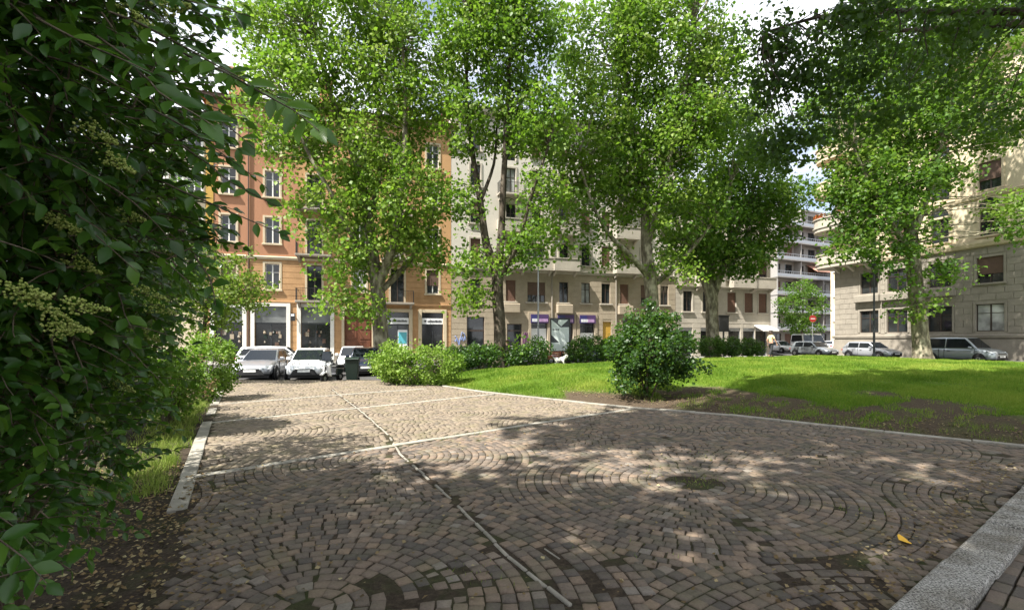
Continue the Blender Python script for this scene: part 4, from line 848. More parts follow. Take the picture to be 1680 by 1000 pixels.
for i in (3, 4):
    sh = shop(root, shops[i], M['cream_trim']); a, b = shops[i][:2]
    sg = MB().box(a + .02, b - .02, .02, .08, 3.2, 3.72).build('shop_sign', M['sign_white'], sh)
    m = MB().lathe([(.1, 0), (.1, .01)], 8, 'y', (a + .3, .006, 3.46)); r = random.Random(i); x = a + .5
    while x < b - .2: l = r.uniform(.04, .09); m.box(x, x + l, .008, .019, 3.36, 3.36 + r.uniform(.14, .2)); x += l + .03
    m.build('lettering', M['sign_ink'], sg)
    if i == 3:
        po = MB().box(a + .95, a + 1.75, .1, .13, .9, 2.7).build('poster', M['sign_white'], sh); MB().box(a + 1.0, a + 1.7, .09, .099, 1.5, 2.5).build('print', M['teal'], po)
x = sx(482)
ln = MB().box(x - .16, x + .16, -.62, -.3, 3.35, 3.95).build('wall_lantern', M['iron'], root); MB().box(x - .03, x + .03, -.3, .0, 3.85, 3.91).build('bracket', M['iron'], ln); MB().box(x - .12, x + .12, -.635, -.621, 3.72, 3.9).build('pane', M['sign_white'], ln)
MB().tube([(sx(408), -.09, .1), (sx(408), -.09, 20.4)], [.055, .055], 8).build('downpipe', M['brown_shutter'], root)
# ---- far left cream building
root, W, sx, zz = street_building('cream_building', 'pale cream building beyond the left end of the orange one', 225, 337)
ops = [(sx(p) - .5, sx(p) + .5, z, z + 2.0) for p in (255, 290, 318) for z in (5.6, 9.2, 12.8, 16)]
wall(root, 0, W, 0, 19, ops, M['cream_plaster']); shell(root, W, 12, 0, 19, M['cream_plaster']); roof(root, W, 12, 19, M['roof'])
for o in ops: window(root, (o[0]+o[1])/2, o[2], 1.0, 2.0, 'white', M['white_trim'], M['white_trim'])
MB().prism_x([(.02, 18.3), (-.4, 18.6), (-.45, 18.75), (.02, 18.8)], -.02, W).build('cornice', M['white_trim'], root)
# ---- beige building
root, W, sx, zz = street_building('beige_building', 'beige stone building with pale upper storeys and purple shop signs', 740.5, 1108)
c1 = [sx(p) for p in (780, 838, 880, 925, 961, 994, 1024, 1058, 1090)]; ops = []; wins = []
for ri, z in enumerate([5.35, 8.95, 12.3, 15.6, 18.8]):
    for ci, c in enumerate(c1):
        ww, hh = (1.75, 1.85) if (ci == 2 and ri < 2) else (.92, 1.95)
        if ri > 0 and ci in (1, 3, 6): zb, hh = z - .55, 2.5
        else: zb = z
        ops.append((c - ww/2, c + ww/2, zb, zb + hh)); wins.append((c, zb, ww, hh, ri, ci))
g = {'door': (sx(766), sx(795), 0, 3.9), 'dark': (sx(832), sx(856), 0, 3.3), 's1': (sx(871), sx(898), 0, 4.1), 's2': (sx(915), sx(940), 0, 4.1), 's3': (sx(951), sx(975), 0, 4.1), 'yd': (sx(989), sx(1003), 0, 3.6), 's5': (sx(1022), sx(1040), 0, 3.9), 's6': (sx(1062), sx(1085), 0, 3.9)}
ops += list(g.values())
wall(root, 0, W, 0, 8.3, ops, M['beige_stone']); wall(root, 0, W, 8.3, 22.6, ops, M['white_plaster']); shell(root, W, 13, 0, 22.6, M['white_plaster']); roof(root, W, 13, 22.6, M['roof'])
courses(root, 0, W, .7, 8.0, .52, ops, M['beige_stone'], proud=.025, gap=.03, pad=.02)
MB().prism_x([(.02, 8.02), (-.16, 8.08), (-.22, 8.3), (.02, 8.36)], 0, W).build('string_course', M['pale_stone'], root); MB().box(0, W, -.07, .02, 0, .68).build('plinth', M['grey_stone'], root)
MB().prism_x([(.02, 21.8), (-.5, 22.2), (-.55, 22.5), (.02, 22.58)], 0, W).build('cornice', M['pale_stone'], root)
for k, (c, zb, ww, hh, ri, ci) in enumerate(wins):
    window(root, c, zb, ww, hh, 'dark', M['pale_stone'] if ri else None, None if hh > 2.3 else M['pale_stone'], [None, 'roll', None, 'rollfull', None][(k*3 + ri) % 5], M['curtain'] if k % 6 == 4 else None, cols=4 if ww > 1.5 else 2)
for ci, rows in ((1, (1, 2, 3)), (3, (1, 2, 3)), (6, (1, 2, 3, 4))):
    for ri in rows: balcony(root, c1[ci] - 1.3, c1[ci] + 1.3, [0, 8.4, 11.75, 15.05, 18.25][ri], .9, 'stone' if ri < 3 else 'iron', M['pale_stone'])
balcony(root, c1[2] - 1.6, c1[2] + 1.5, 8.4, .7, 'stone', M['pale_stone'])
for ci in (1, 3, 6): MB().box(c1[ci] - .8, c1[ci] + .8, -.45, .02, 4.3, 5.15).build('flower_box', M['beige_stone'], root, bevel=.06)
for kx in ('door', 'dark', 's5', 's6'):
    a, b, _, z1 = g[kx]; dr = MB().box(a, a + .08, .1, .2, 0, z1).box(b - .08, b, .1, .2, 0, z1).box(a + .08, b - .08, .1, .2, z1 - .08, z1).box(a + .08, b - .08, .1, .2, 2.6, 2.75).build('doorway', M['dark_frame'], root)
    MB().poly([(a, .21, 0), (b, .21, 0), (b, .21, z1), (a, .21, z1)]).build('pane', M['glass'], dr)
a, b, _, z1 = g['yd']; MB().box(a + .02, b - .02, .12, .2, .02, z1 - .02).build('door', M['yellow_door'], root)
for kx in ('s1', 's2', 's3'):
    a, b, _, z1 = g[kx]; sh = shop(root, (a, b, 0, z1), M['beige_stone'])
    sg = MB().box(a - .05, b + .05, -.2, .05, z1 - .7, z1 + .1).build('shop_sign', M['purple'], sh); MB().box(a - .03, (a+b)/2 - .1, -.215, -.201, z1 - .66, z1 + .05).build('field', M['navy'], sg)
    r = random.Random(ord(kx[1])); m = MB(); x = a + .05; m2 = MB()
    while x < b - .1:
        l = r.uniform(.06, .12); (m if x < (a+b)/2 - .1 else m2).box(x, x + l, -.225, -.216, z1 - .58, z1 - .3); x += l + .035
    m.build('lettering', M['sign_white'], sg); m2.build('lettering', M['lilac'], sg)
    MB().box(a + .05, b - .3 if kx == 's2' else b - .05, .15, .18, 1.9 if kx == 's3' else .9, 2.5 if kx == 's3' else 2.9).build('window_poster', M['sign_white'], sh)
    if kx == 's1':
        m = MB(); r = random.Random(2)
        for q in range(5): x = a + .2 + q * .27; m.box(x, x + .06, .138, .149, 1.05, 1.6); m.box(x + .06, x + .17, .138, .149, 1.05 + .49 * (q % 2), 1.11 + .49 * (q % 2))
        m.build('poster_lettering', M['sign_ink'], sh)
def scrawl(x0, x1, z0, z1, mat, seed):
    r = random.Random(seed); m = MB(); P = [(x0 + (x1-x0)*k/9, -.075, r.uniform(z0, z1)) for k in range(10)]
    V, R = smooth_pts(P, [.035]*10, 4); m.tube(V, R, 4); m.build('graffiti', mat, root)
scrawl(sx(745), sx(764), 1.6, 2.6, M['graffiti_b'], 4); scrawl(sx(746), sx(762), 1.4, 2.3, M['graffiti_b'], 6); scrawl(sx(857), sx(870), 1.3, 2.6, M['graffiti_p'], 5); scrawl(sx(857), sx(870), 1.2, 2.4, M['graffiti_p'], 9)
ublock('painted_panel', root, sx(857), sx(870.5), -.072, .0, 1.0, 2.5, M['graffiti_p'])
for px_ in (905, 1010): MB().tube([(sx(px_), -.12, .1), (sx(px_), -.12, 21.8)], [.06, .06], 8).build('downpipe', M['grey_stone'], root)
# ---- pale end building
root, W, sx, zz = street_building('pale_building', 'pale stone building with red brown shutters at the end of the row', 1108.5, 1264)
ops = []; wins = []
for ri, z in enumerate([4.75, 8.2, 11.6, 14.0]):
    for p in (1128, 1160, 1200, 1228, 1251):
        hh = 2.1 if ri < 3 else 1.6; ops.append((sx(p) - .55, sx(p) + .55, z, z + hh)); wins.append((sx(p), z, hh, ri, p))
gd = [(sx(p) - .8, sx(p) + .8, 0, 3.1) for p in (1125, 1160, 1205, 1229, 1249)]; ops += gd
wall(root, 0, W, 0, 16.6, ops, M['pale_stone']); shell(root, W, 12, 0, 16.6, M['pale_stone']); roof(root, W, 12, 16.6, M['roof'], .5, 2)
courses(root, 0, W, .5, 7.1, .5, ops, M['pale_stone'], proud=.022, gap=.03, pad=.02)
MB().prism_x([(.02, 7.2), (-.2, 7.25), (-.25, 7.4), (.02, 7.45)], 0, W).build('string_course', M['pale_stone'], root)
for c, z, hh, ri, p in wins: window(root, c, z, 1.1, hh, 'dark', M['pale_stone'], M['pale_stone'], 'rollfull' if ri == 0 and p > 1190 else [None, 'roll'][p % 2], None)
for p, z in ((1215, 7.45), (1251, 7.45), (1251, 10.9), (1160, 7.45), (1160, 10.9)): balcony(root, sx(p) - 1.6, sx(p) + 1.6 if p != 1251 else W, z, .85, 'stone', M['pale_stone'])
for o in gd:
    a, b, _, z1 = o; dr = MB().box(a, a + .08, .1, .2, 0, z1).box(b - .08, b, .1, .2, 0, z1).box(a + .08, b - .08, .1, .2, z1 - .35, z1).build('doorway', M['grey_metal'], root); MB().poly([(a, .21, 0), (b, .21, 0), (b, .21, z1), (a, .21, z1)]).build('pane', M['shopglass'], dr)
a, b = gd[4][:2]; aw = MB(); aw.v = [(a - .2, -.02, 3.4), (b + .2, -.02, 3.4), (b + .2, -1.4, 2.9), (a - .2, -1.4, 2.9), (a - .2, -.02, 3.35), (b + .2, -.02, 3.35), (b + .2, -1.4, 2.72), (a - .2, -1.4, 2.72)]
aw.f = [(0,1,2,3), (4,7,6,5), (0,3,7,4), (1,5,6,2), (3,2,6,7), (0,4,5,1)]; aw.build('awning', M['awning_w'], root)
# ---- far balcony building (other side of the crossing street)
X0, Y0 = 46.0, 85.0; t_ = .45; ang = math.atan(t_); u1 = (1368 - 840) / FPX; Xe = (Y0 - t_ * X0) * u1 / (1 - t_ * u1); W = (Xe - X0) / math.cos(ang) + 6
root = thing('balcony_building', 'grey modern apartment block with continuous balconies at the end of the street', 'building', (X0, Y0, -.1), ang)
zf = [3.6 + 3.15 * k for k in range(7)]; ops = []
for z in zf:
    for k in range(6): ops.append((.9 + k * 3.2, 2.9 + k * 3.2, z + .05, z + 2.5))
ops += [(.9 + k * 3.2, 3.1 + k * 3.2, .1, 2.9) for k in range(6)]
wall(root, 0, W, 0, 25.7, ops, M['grey_concrete']); shell(root, W, 12, 0, 25.7, M['grey_concrete']); MB().box(-.3, W + .3, -.3, 12, 25.702, 26.0).build('roof', M['grey_concrete'], root)
for o in ops: window(root, (o[0]+o[1])/2, o[2], o[1]-o[0], o[3]-o[2], 'dark', None, None, 'rollfull' if int(o[0]*3 + o[2]) % 4 == 0 else None)
for i, z in enumerate(zf):
    b = MB().box(.2, W - .2, -1.5, .02, z - .18, z + .02).build('balcony', M['grey_concrete'], root); m = MB().box(.2, W - .2, -1.48, -1.42, z + .022, z + .55).box(.2, W - .2, -1.47, -1.43, z + .95, z + 1.02)
    for x in np.arange(.25, W - .2, .6): m.box(x, x + .04, -1.465, -1.435, z + .552, z + .948)
    m.build('railing', M['grey_metal'], b)
    for x in (.3, 6.6, 13.0): MB().box(x, x + .2, -1.35, -.0, z + .022, z + 2.95).build('divider', M['grey_concrete'], b)
aw = MB(); zc = zf[3] + 2.7; aw.v = [(10, -.05, zc), (17, -.05, zc), (17, -2.2, zc - 1.3), (10, -2.2, zc - 1.3), (10, -.05, zc - .08), (17, -.05, zc - .08), (17, -2.2, zc - 1.5), (10, -2.2, zc - 1.5)]
aw.f = [(0,1,2,3), (4,7,6,5), (0,3,7,4), (1,5,6,2), (3,2,6,7), (0,4,5,1)]; aw.build('awning', M['awning_s'], root)
root = thing('narrow_building', 'cream building with red shutters glimpsed in the gap beside the corner building', 'building', (46.9, 70, -.1), -.6)
ops = [(x, x + 1.2, z, z + 2.1) for x in (.5, 3.0, 5.5) for z in (1, 4.6, 8.2, 11.8)]
wall(root, 0, 12, 0, 15.4, ops, M['cream_plaster']); shell(root, 12, 12, 0, 15.4, M['cream_plaster']); roof(root, 12, 12, 15.4, M['roof'], .4, 1.5)
for o in ops: window(root, (o[0]+o[1])/2, o[2], 1.2, 2.1, 'dark', M['white_trim'], M['white_trim'], 'rollfull')

# ---- corner building at the right
CD = Vector((.286, -.958)); CN = Vector((-.958, -.286)); CP = Vector((36.0, 35.8)); T0 = 12.5
cb = CP - CD * T0; CA = math.atan2(CD.y, CD.x); W = 30.0
root = thing('corner_building', 'stone corner building with rounded balconies and arched windows at the right', 'building', (cb.x, cb.y, -.1), CA)
def cs(px):
    u_ = (px - 840) / FPX; t = (u_ * cb.y - cb.x) / (CD.x - u_ * CD.y); return t
cc = [cs(1426), cs(1492), cs(1560), cs(1623), cs(1700)]
cc = [2.6, 5.9, 9.2, 12.7, 16.2, 19.6, 23, 26.4]; cc[0] = cs(1426); cc[3] = cs(1624)
ops = []; wins = []
for ci, c in enumerate(cc):
    for ri, (z, ww, hh) in enumerate([(2.5, 1.75, 2.05), (6.15, 1.65, 1.95), (9.75, 1.3, 1.95), (13.2, 1.4, 2.1), (16.7, 1.4, 2.1), (20.2, 1.3, 1.8)]):
        ops.append((c - ww/2, c + ww/2, z, z + hh)); wins.append((c, z, ww, hh, ri, ci))
wall(root, 0, W, 0, 9.1, ops, M['grey_stone']); wall(root, 0, W, 9.1, 23.6, ops, M['cream_plaster']); shell(root, W, 16, 0, 23.6, M['cream_plaster']); roof(root, W, 16, 23.6, M['roof'])
courses(root, 0, 17.5, 2.35, 8.85, .5, ops, M['grey_stone'], 'stone_block', proud=.035, block=1.05, gap=.03, seed=4, pad=.18)
MB().box(-.05, W, -.12, .02, 0, 1.9).build('plinth', M['grey_stone'], root)
MB().prism_x([(.02, 1.95), (-.2, 2.0), (-.24, 2.2), (.02, 2.28)], -.1, W).build('string_course', M['grey_stone'], root)
MB().prism_x([(.02, 8.88), (-.25, 8.95), (-.34, 9.2), (-.34, 9.45), (.02, 9.5)], -.1, W).build('string_course', M['cream_trim'], root)
MB().prism_x([(.02, 12.6), (-.15, 12.65), (-.2, 12.85), (.02, 12.95)], 0, W).build('string_course', M['cream_trim'], root)
MB().prism_x([(.02, 22.8), (-.6, 23.2), (-.7, 23.5), (.02, 23.58)], -.2, W).build('cornice', M['cream_trim'], root)
for k, (c, z, ww, hh, ri, ci) in enumerate(wins):
    tr = M['cream_trim'] if ri > 1 else M['grey_stone']
    wn = window(root, c, z, ww, hh, 'dark', tr, tr if ri != 0 else None, ['roll', None, None][(ci + ri) % 3] if ri > 1 else ('roll' if ri == 1 and ci in (3, 6) else None), M['curtain'] if (ri == 0 and ci == 3) else None)
    if ri == 2:                                     # round head over the second-floor windows
        m = MB(); n_ = 12; ro, ri_ = ww/2 + .28, ww/2 + .04
        pts = [(ro*math.cos(math.pi*i/n_), ro*math.sin(math.pi*i/n_)) for i in range(n_+1)] + [(ri_*math.cos(math.pi*i/n_), ri_*math.sin(math.pi*i/n_)) for i in range(n_, -1, -1)]
        m.prism_y([(p, q + hh + .165) for p, q in pts], -.1, .01); m.build('arch', tr, wn)
        m = MB(); m.prism_y([(ri_*.98*math.cos(math.pi*i/n_), hh + .166 + ri_*.98*math.sin(math.pi*i/n_)) for i in range(n_+1)], -.03, .004); m.build('lunette', M['glass'], wn)
        MB().box(-ww/2 - .55, ww/2 + .55, -.24, .02, hh + 1.15, hh + 1.32).build('hood', tr, wn)
    if ri == 1 and ci in (0, 1, 2): MB().box(c - 1.15, c + 1.15, -.5, .02, 5.35, 6.0).build('flower_box', M['grey_stone'], root, bevel=.05)
def round_balcony(z, s1, depth, mat, flowers=False):
    out = [(s1, .03), (s1, -depth)]
    out += [(-.2 - depth * math.sin(a) * 1.15, -depth * math.cos(a)) for a in np.linspace(0, math.pi/2, 7)] + [(-.2 - depth*1.15, 3.2), (-.01, 3.2), (-.01, .03)]
    out = out[::-1]
    o = MB().extrude(out, z - .3, z).build('balcony', mat, root); P = out[2:-1]
    inn = [(x * .86 + .02, y * .88 + .02) for x, y in P]
    m = MB(); k = len(P)
    for i in range(k - 1): m.extrude([P[i], P[i+1], inn[i+1], inn[i]], z + .002, z + .95)
    m.build('parapet', mat, o); m = MB()
    for i in range(k - 1):
        q0, q1 = [(x * 1.05 - .02, y * 1.06) for x, y in P[i:i+2]]; m.extrude([q0, q1, inn[i+1], inn[i]], z + .952, z + 1.06)
    m.build('coping', mat, o); m = MB()
    for i in range(k - 1):
        q0, q1 = [(x * 1.05 - .02, y * 1.06) for x, y in P[i:i+2]]; m.extrude([q0, q1, inn[i+1], inn[i]], z + .05, z + .16)
    m.build('moulding', mat, o)
    for x in (.5, 2.0, 3.5, 5.0):
        if x < s1: MB().prism_x([(.0, z - .302), (-depth*.75, z - .302), (-depth*.6, z - .45), (.0, z - .9)], x - .12, x + .12).build('corbel', mat, o)
    if flowers:
        n_ = 900; i = RNG.integers(0, k - 1, n_); t = RNG.random(n_); A_ = np.array(P)
        xy = A_[i] * (1 - t)[:, None] + A_[i+1] * t[:, None]; xy = xy * .95; Pz = np.stack([xy[:, 0], xy[:, 1], z + .95 + RNG.uniform(0, .5, n_)], -1)
        tag(obj('geraniums', scatter('geraniums', KITE, KF, Pz, RNG.normal(size=(n_, 3)), RNG.normal(size=(n_, 3)) + np.array([0, 0, .5]), RNG.uniform(.1, .2, n_), RNG.random(n_), M['geranium']), o), kind='stuff')
M['geranium'] = leaf('geranium', (0.05, 0.10, 0.02), (0.45, 0.07, 0.03), (0.6, 0.16, 0.08), .2, .6, .2)
round_balcony(9.3, 4.8, 1.3, M['pale_stone']); round_balcony(12.95, 3.6, 1.5, M['pale_stone'], True); round_balcony(16.5, 3.6, 1.4, M['cream_trim']); round_balcony(20.0, 3.6, 1.3, M['cream_trim'])
# pavement along the fronts
mb = MB(); Xa, Xb = -40, 29.0; q = [(x, ST_Y0 + ST_T * x) for x in (Xa, Xb)]; nx, ny = ST_T * ST_C, -ST_C
mb.extrude([(q[0][0] + nx*3.2, q[0][1] + ny*3.2), (q[1][0] + nx*3.2, q[1][1] + ny*3.2), (q[1][0] - nx, q[1][1] - ny), (q[0][0] - nx, q[0][1] - ny)], -.119, .0)
tag(mb.build('pavement', M['sidewalk'], bevel=.02), kind='structure')
mb = MB(); a, b = cb + CN * 2.3 - CD * 2.5, cb + CN * 2.3 + CD * 30; a2, b2 = cb - CN - CD * 2.5, cb - CN + CD * 30
mb.extrude([tuple(a), tuple(b), tuple(b2), tuple(a2)], -.119, .24); tag(mb.build('pavement', M['sidewalk'], bevel=.02), kind='structure')
# ------------------------------------------------------------------ cars
def paint(name, c, metal=0.0, rough=.28):
    return plain(name, c, rough, .5, metal, .8)
M['white_paint'] = paint('white_car_paint', (0.74, 0.75, 0.75)); M['grey_paint'] = paint('grey_car_paint', (0.33, 0.345, 0.37), .55, .35); M['silver_paint'] = paint('silver_car_paint', (0.47, 0.49, 0.53), .5, .35); M['blue_paint'] = paint('dark_blue_car_paint', (0.015, 0.022, 0.045), .2)
M['slate_paint'] = paint('slate_car_paint', (0.30, 0.335, 0.36), .5, .35); M['black_paint'] = paint('black_car_paint', (0.012, 0.012, 0.014))
M['tyre'] = plain('tyre_rubber', (0.018, 0.018, 0.019), .85, .2); M['rim'] = plain('wheel_rim', (0.42, 0.43, 0.44), .35, .5, .8); M['car_glass'] = plain('car_glass', (0.012, 0.015, 0.018), .05, .4); M['trim_black'] = plain('black_plastic', (0.02, 0.02, 0.021), .55)
M['lamp'] = plain('headlamp', (0.62, 0.65, 0.68), .1, .8, .2); M['tail'] = plain('tail_lamp', (0.35, 0.02, 0.015), .2, .6); M['plate'] = plain('number_plate', (0.75, 0.76, 0.74), .5)
KIND = {  # length, width, height, bonnet length, belt height, roof rear x, rear bottom x (from centre)
    'hatch': dict(L=4.2, W=1.78, H=1.48, wb=1.02, wt=.28, rt=-1.55, rb=-2.0, belt=.93, nose=.72, tail=.98),
    'sedan': dict(L=4.6, W=1.82, H=1.45, wb=1.05, wt=.2, rt=-1.15, rb=-1.85, belt=.92, nose=.72, tail=1.0),
    'wagon': dict(L=4.6, W=1.80, H=1.50, wb=1.15, wt=.4, rt=-1.95, rb=-2.2, belt=.95, nose=.74, tail=1.0),
    'van': dict(L=4.5, W=1.83, H=1.83, wb=1.35, wt=.55, rt=-2.05, rb=-2.16, belt=1.02, nose=.86, tail=1.05),
    'bigvan': dict(L=5.2, W=1.95, H=2.35, wb=1.9, wt=1.15, rt=-2.45, rb=-2.52, belt=1.15, nose=.95, tail=1.2)}
def car(name, label, x, y, heading, kind, pm, z=-.12, group='parked cars', cat='car'):
    k = KIND[kind]; L, Wd, H = k['L'], k['W'], k['H']; h = L / 2; w2 = Wd / 2; bl = k['belt']
    root = thing(name, label, cat, (x, y, z), math.atan2(heading[1], heading[0]), group)
    st = [(-h, .78, .42, k['tail'] - .12), (-h + .1, .9, .3, k['tail'] - .02), (-h + .8, .985, .22, k['tail']), (-.3, 1.0, .2, bl), (k['wb'] - .1, .99, .2, bl), (k['wb'] + .35*(h - k['wb']), .975, .21, bl*.65 + k['nose']*.38), (h - .22, .9, .24, k['nose']), (h - .05, .78, .3, k['nose'] - .1), (h, .7, .36, k['nose'] - .2)]
    V = []; F = []
    for (sx_, wf, zb, zt) in st:
        w_ = w2 * wf; d_ = zt - zb
        half = [(w_*.8, zb), (w_*.97, zb + .12*d_), (w_, zb + .45*d_), (w_*.985, zb + .75*d_), (w_*.92, zt - .04*d_), (w_*.72, zt), (w_*.35, zt + .025)]
        ring = [(a, b) for a, b in half] + [(-a, b) for a, b in half[::-1]]; V += [(sx_, a, b) for a, b in ring]
    m = len(ring)
    for i in range(len(st) - 1):
        for j in range(m): F.append((i*m + j, i*m + (j+1) % m, (i+1)*m + (j+1) % m, (i+1)*m + j))
    F.append(tuple(range(m))[::-1]); F.append(tuple((len(st)-1)*m + j for j in range(m)))
    mb = MB(); mb.v = V; mb.f = F; body = mb.build('body', pm, root, True)
    sb = body.modifiers.new('sub', 'SUBSURF'); sb.levels = sb.render_levels = 2
    # cabin
    yb, yt = w2 * .9, w2 * .70; zb = bl - .06; prof = [(k['wb'], zb), (k['wt'], H - .04), ((k['wt'] + k['rt'])/2, H), (k['rt'], H - .05), (k['rb'], zb + .05)]
    mb = MB(); 
    for s in (-1, 1): mb.v += [(px_, s * (yb + (yt - yb) * (pz - zb) / (H - zb)), pz) for px_, pz in prof]
    n_ = 5; mb.f = [tuple(range(n_)), tuple(range(n_, 2*n_))[::-1]] + [(i, i + n_, (i+1) % n_ + n_, (i+1) % n_) for i in range(n_)]
    cab = mb.build('cabin', pm, root, True, bevel=.05)
    def P(px_, pz, s, o=0.0): return Vector((px_, s * (yb + (yt - yb) * (pz - zb) / (H - zb) + o), pz))
    def quad(nm, pts, mat): return MB().poly(pts).build(nm, mat, cab)
    A, B = prof[0], prof[1]; dx, dz = B[0] - A[0], B[1] - A[1]; nl = math.hypot(dx, dz); ox, oz = dz/nl*.012, -dx/nl*.012
    def ws(t, sy): return Vector((A[0] + dx*t + ox, sy * (yb + (yt - yb) * (A[1] + dz*t - zb) / (H - zb)) * .91, A[1] + dz*t + oz))
    quad('windscreen', [ws(.1, 1), ws(.1, -1), ws(.93, -1), ws(.93, 1)], M['car_glass'])
    A2, B2 = prof[4], prof[3]; dx2, dz2 = B2[0] - A2[0], B2[1] - A2[1]; nl2 = math.hypot(dx2, dz2)
    def rs(t, sy): return Vector((A2[0] + dx2*t - dz2/nl2*.012, sy * (yb + (yt - yb) * (A2[1] + dz2*t - zb) / (H - zb)) * .88, A2[1] + dz2*t + dx2/nl2*.012))
    quad('rear_window', [rs(.2, -1), rs(.2, 1), rs(.9, 1), rs(.9, -1)], M['car_glass'])
    lo, hi = bl + .03, H - .12; xm = (k['wt'] + k['rt']) / 2 + .12; fx = lambda z_: A[0] + dx * (z_ - A[1]) / dz - .12; rx_ = lambda z_: A2[0] + dx2 * (z_ - A2[1]) / dz2 + .16
    for s in (-1, 1):
        quad('side_window', [P(fx(lo), lo, s, .012), P(xm + .04, lo, s, .012), P(xm + .04, hi, s, .012), P(fx(hi), hi, s, .012)][::s], M['car_glass'])
        xr = rx_(lo) if kind in ('van', 'bigvan', 'wagon') else k['rt'] + .1
        quad('side_window', [P(xm - .04, lo, s, .012), P(max(xr, rx_(lo)), lo, s, .012), P(max(rx_(hi), k['rt'] + .12), hi, s, .012), P(xm - .04, hi, s, .012)][::s], M['car_glass'])
        MB().box(fx(lo) - .28, fx(lo) - .1, min(s*w2*.93, s*(w2 + .13)), max(s*w2*.93, s*(w2 + .13)), bl + .0, bl + .14).build('mirror', pm, root, bevel=.03)
        for dxx in (xm - .02, k['wb'] - .15, -1.0 if kind != 'bigvan' else -1.2): MB().box(dxx - .006, dxx + .006, min(s*w2*.96, s*(w2*1.004)), max(s*w2*.96, s*(w2*1.004)), .32, bl - .06).build('door_seam', M['trim_black'], body)
        for dxx in (xm + .2, xm - .95): MB().box(dxx - .02, dxx + .14, min(s*w2*.97, s*(w2*1.01)), max(s*w2*.97, s*(w2*1.01)), bl - .2, bl - .165).build('handle', M['trim_black'], body)
        for wx_ in (h - .82, -h + .78):
            MB().lathe([(.385, -.02), (.385, .0)], 20, 'y', (wx_, s * w2 * 1.0 + (.012 if s > 0 else .008), .33)).build('wheel_arch', M['trim_black'], body)
            wl = MB().lathe([(.2, -.1), (.29, -.1), (.32, -.07), (.32, .07), (.29, .1), (.2, .1)], 20, 'y').build('wheel', M['tyre'], root, True, loc=(wx_, s * (w2 - .045), .32))
            mr = MB().lathe([(.05, -.0), (.06, .03), (.205, .02), (.21, 0)], 16, 'y')
            o = mr.build('rim', M['rim'], wl, loc=(0, .075 if s > 0 else -.075, 0)); 
            if s < 0: o.rotation_euler = (0, 0, math.pi)
            ms = MB()
            for q in range(5):
                a = q * 1.2566; ms.poly([(.08*math.cos(a), s*.112, .08*math.sin(a)), (.19*math.cos(a - .22), s*.107, .19*math.sin(a - .22)), (.19*math.cos(a + .22), s*.107, .19*math.sin(a + .22))])
            ms.build('rim_gap', M['trim_black'], wl)
        zl = k['nose'] - .13; y0, y1 = sorted((s*w2*.52, s*w2*.84))
        hl = MB(); hl.v = [(h - .02, s*w2*.5, zl - .08), (h - .16, s*w2*.86, zl - .05), (h - .42, s*w2*.93, zl + .1), (h - .12, s*w2*.5, zl + .05)]; hl.v += [(a - .1, b*.9, c) for a, b, c in hl.v]
        hl.f = [(0,1,2,3), (4,7,6,5), (0,4,5,1), (1,5,6,2), (2,6,7,3), (3,7,4,0)]
        for q in range(4): a_, b_, c_ = hl.v[q]; hl.v[q] = (a_ + .035, b_ * 1.025, c_ + .03)
        hl.build('headlight', M['lamp'], root)
        y0, y1 = sorted((s*w2*.5, s*w2*.82)); MB().box(-h - .012, -h + .12, y0, y1, k['tail'] - .3, k['tail'] - .16).build('tail_light', M['tail'], root, bevel=.015)
    MB().prism_x([(-w2*.68, .27), (w2*.68, .27), (w2*.5, .53), (-w2*.5, .53)], h - .16, h + .02).build('grille', M['trim_black'], root, bevel=.02); MB().box(h - .06, h + .026, -w2*.42, w2*.42, k['nose'] - .2, k['nose'] - .15).build('upper_grille', M['trim_black'], root)
    MB().box(h + .02, h + .035, -.26, .26, .42, .53).build('number_plate', M['plate'], root); MB().box(-h - .02, -h + .02, -.26, .26, .62, .73).build('number_plate', M['plate'], root)
    MB().box(-h + .25, h - .25, -w2*.8, w2*.8, .14, .26).build('underbody', M['trim_black'], root)
    return root
car('parked_car', 'grey sedan facing the paving, next to the left bushes', -12.35, 23.8, (.2, -.98), 'sedan', M['grey_paint'])
car('parked_car', 'white hatchback facing the paving, beside the grey sedan', -9.95, 23.6, (.24, -.97), 'hatch', M['white_paint'])
car('parked_car', 'white wagon parked sideways behind the grey sedan', -14.3, 29.2, (.95, .3), 'wagon', M['white_paint'])
car('parked_car', 'white hatchback half hidden behind the nearer white hatchback', -9.9, 29.6, (.3, -.95), 'hatch', M['white_paint'])
car('parked_car', 'dark blue hatchback behind the green bin and the pale bush', -8.1, 26.3, (.3, -.95), 'hatch', M['blue_paint'])
car('parked_car', 'black car behind the dark bushes, left of the forked plane tree', -2.0, 34.4, (.95, .3), 'hatch', M['black_paint'])
car('parked_car', 'white car seen over the bush by the thin lamp post', 1.4, 35.9, (.95, .3), 'hatch', M['white_paint'])
car('parked_car', 'blue car seen over the bush right of the poster panel', 6.0, 37.4, (-.95, -.3), 'hatch', M['blue_paint'])
def cpt(t, off): return CP - CD * t + CN * off
for t, off, kd, pm, lab in [(-.3, 3.5, 'van', 'slate_paint', 'grey people carrier right of the pale mottled trunk'), (6.3, 3.5, 'hatch', 'silver_paint', 'silver hatchback parked left of the pale mottled trunk'), (11.8, 3.5, 'hatch', 'slate_paint', 'slate hatchback nearest the person on the lawn'), (-6.2, 3.5, 'hatch', 'white_paint', 'white car cut by the right edge')]:
    p = cpt(t, off); car('parked_car', lab, p.x, p.y, tuple(CD), kd, M[pm], .12)
